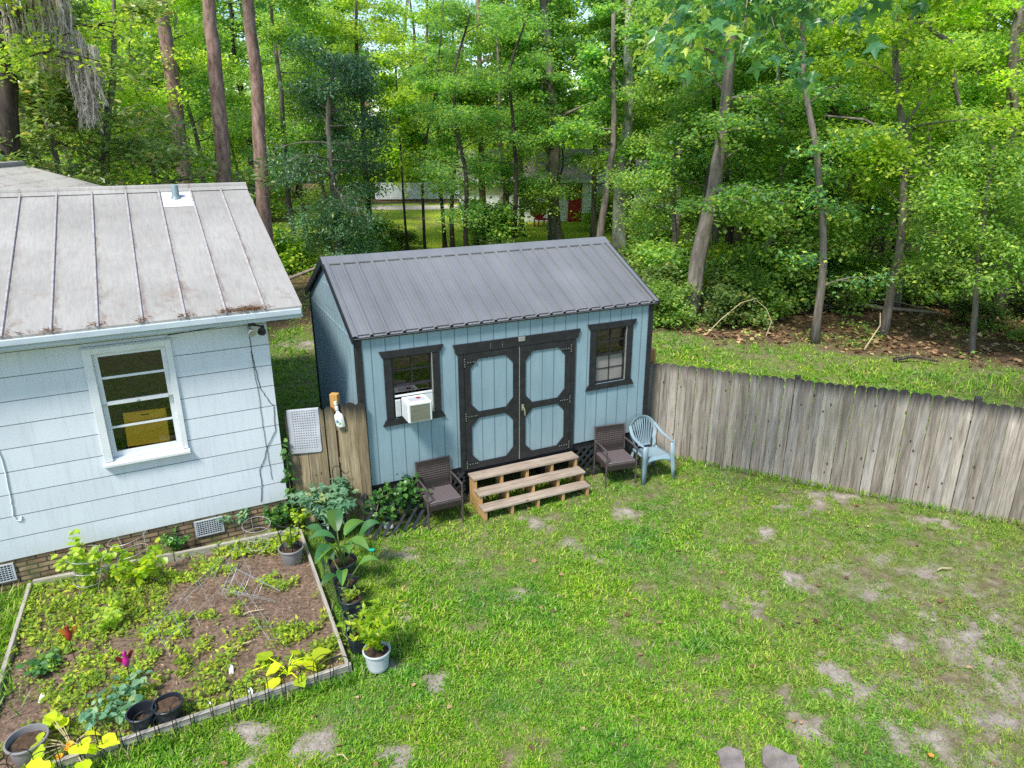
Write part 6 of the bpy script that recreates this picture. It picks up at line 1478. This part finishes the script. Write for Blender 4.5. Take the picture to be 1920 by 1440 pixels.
branch('arching straw coloured cane in the brush left of the crooked sapling', [(5.55,19.5,-.02),(5.95,19.5,.45),(6.5,19.6,.9),(6.95,19.7,1.0)], .016, m_dry)
branch('short arching cane in the brush nearest the crooked sapling', [(7.25,19.4,-.02),(7.35,19.4,.4),(7.2,19.5,.75),(6.95,19.6,.95)], .015, m_dry)
branch('dark fallen branch at the edge of the grass behind the fence', [(9.6,16.9,.05),(10.1,16.95,.12),(10.6,16.7,.06)], .055, m_bark_dark)
branch('thin fallen branch slanting over the long grey one', [(11.2,23.2,.1),(12.2,22.6,.3),(13.2,22.1,.15)], .035)
branch('pale dead limbs lying left of the shed gable under the round shrub', [(-8.6,27.0,.2),(-7.6,27.3,.55),(-6.4,27.2,.35),(-5.6,27.0,.3)], .07)

# ================================================================== FAR HOUSE AND THINGS AROUND IT
fh = thing('far_house', 'white house with red door and grey roof glimpsed through the trees', 'house', (0, 47.6, 0), 0)
wall_holes(MB(), -3.4, 9.2, 0, 2.55, 0, .2, []).build('wall', m_siding_w, fh)
MB().prism([(-.5, 2.55), (-.5, 2.68), (4.2, 4.5), (9.0, 2.68), (9.0, 2.55)], -3.8, 9.6, 'yz').build('roof', M_noise('far_shingle_roof', (.24,.2,.19), (.36,.31,.3), 3, .9, .2), fh)
MB().box(-3.7, 9.5, -.56, -.505, 2.50, 2.70).build('fascia', m_soffit, fh)
MB().box(3.72, 4.56, -.05, -.002, .02, 2.32).build('door', m_red, fh)
MB().box(4.62, 5.35, -.30, -.06, 0, 2.54).build('porch_column', m_white, fh)
w_ = MB().box(.5, 1.7, -.04, -.002, 1.0, 2.1).build('window', m_white, fh); MB().box(.58, 1.62, -.05, -.041, 1.08, 2.02).build('pane', m_room, w_)
rc = thing('red_chair', 'red shell backed garden chair in front of the far house', 'chair', (1.75, 45.5, 0), .5)
mb = MB(); 
for k in range(9): a = R(20+140*k/8); mb.beam((.12*math.cos(a), 0, .45), (.62*math.cos(a), .12, .5+.75*math.sin(a)), .14, .03, (0,1,0))
mb.build('backrest', m_red, rc); MB().bev(-.4, .4, -.6, .05, .38, .46, .02).build('seat', m_red, rc)
for sx in (-.35, .35):
    for sy in (-.52, 0): MB().box(sx-.03, sx+.03, sy-.03, sy+.03, 0, .38).build('leg', m_red, rc)
fw = thing('far_fence', 'white board fence across the far side of the sunny clearing', 'fence', (-12, 64, 0), .05)
mb = MB()
for k in range(52): mb.box(.25*k, .25*k+.246, -.02, .02, .1, 1.5)
mb.build('board_panel', m_siding_w, fw)
for z in (.4, 1.4): MB().box(0, 13, .021, .08, z, z+.1).build('rail', m_white, fw)
fw2 = thing('far_fence', 'pale ribbed fence glimpsed right of the leaning trunk', 'fence', (13.4, 50, 0), 0)
mb = MB()
for k in range(9): mb.box(.22*k, .22*k+.19, -.02, .02, .1, 2.6)
mb.build('board_panel', m_white, fw2); MB().box(0, 2, .021, .08, 1.2, 1.3).build('rail', m_white, fw2)
bt = tag(MB().lathe([(0,0), (.36,.0), (.40,.1), (.42,.5), (.40,1.0), (.34,1.1), (0,1.12)], 16).build('blue_barrel', M_plain('blue_plastic', (.04,.22,.60)), None, True, loc=(8.5, 45, 0)), 'bright blue barrel deep in the wood right of the pale trunk', 'barrel')
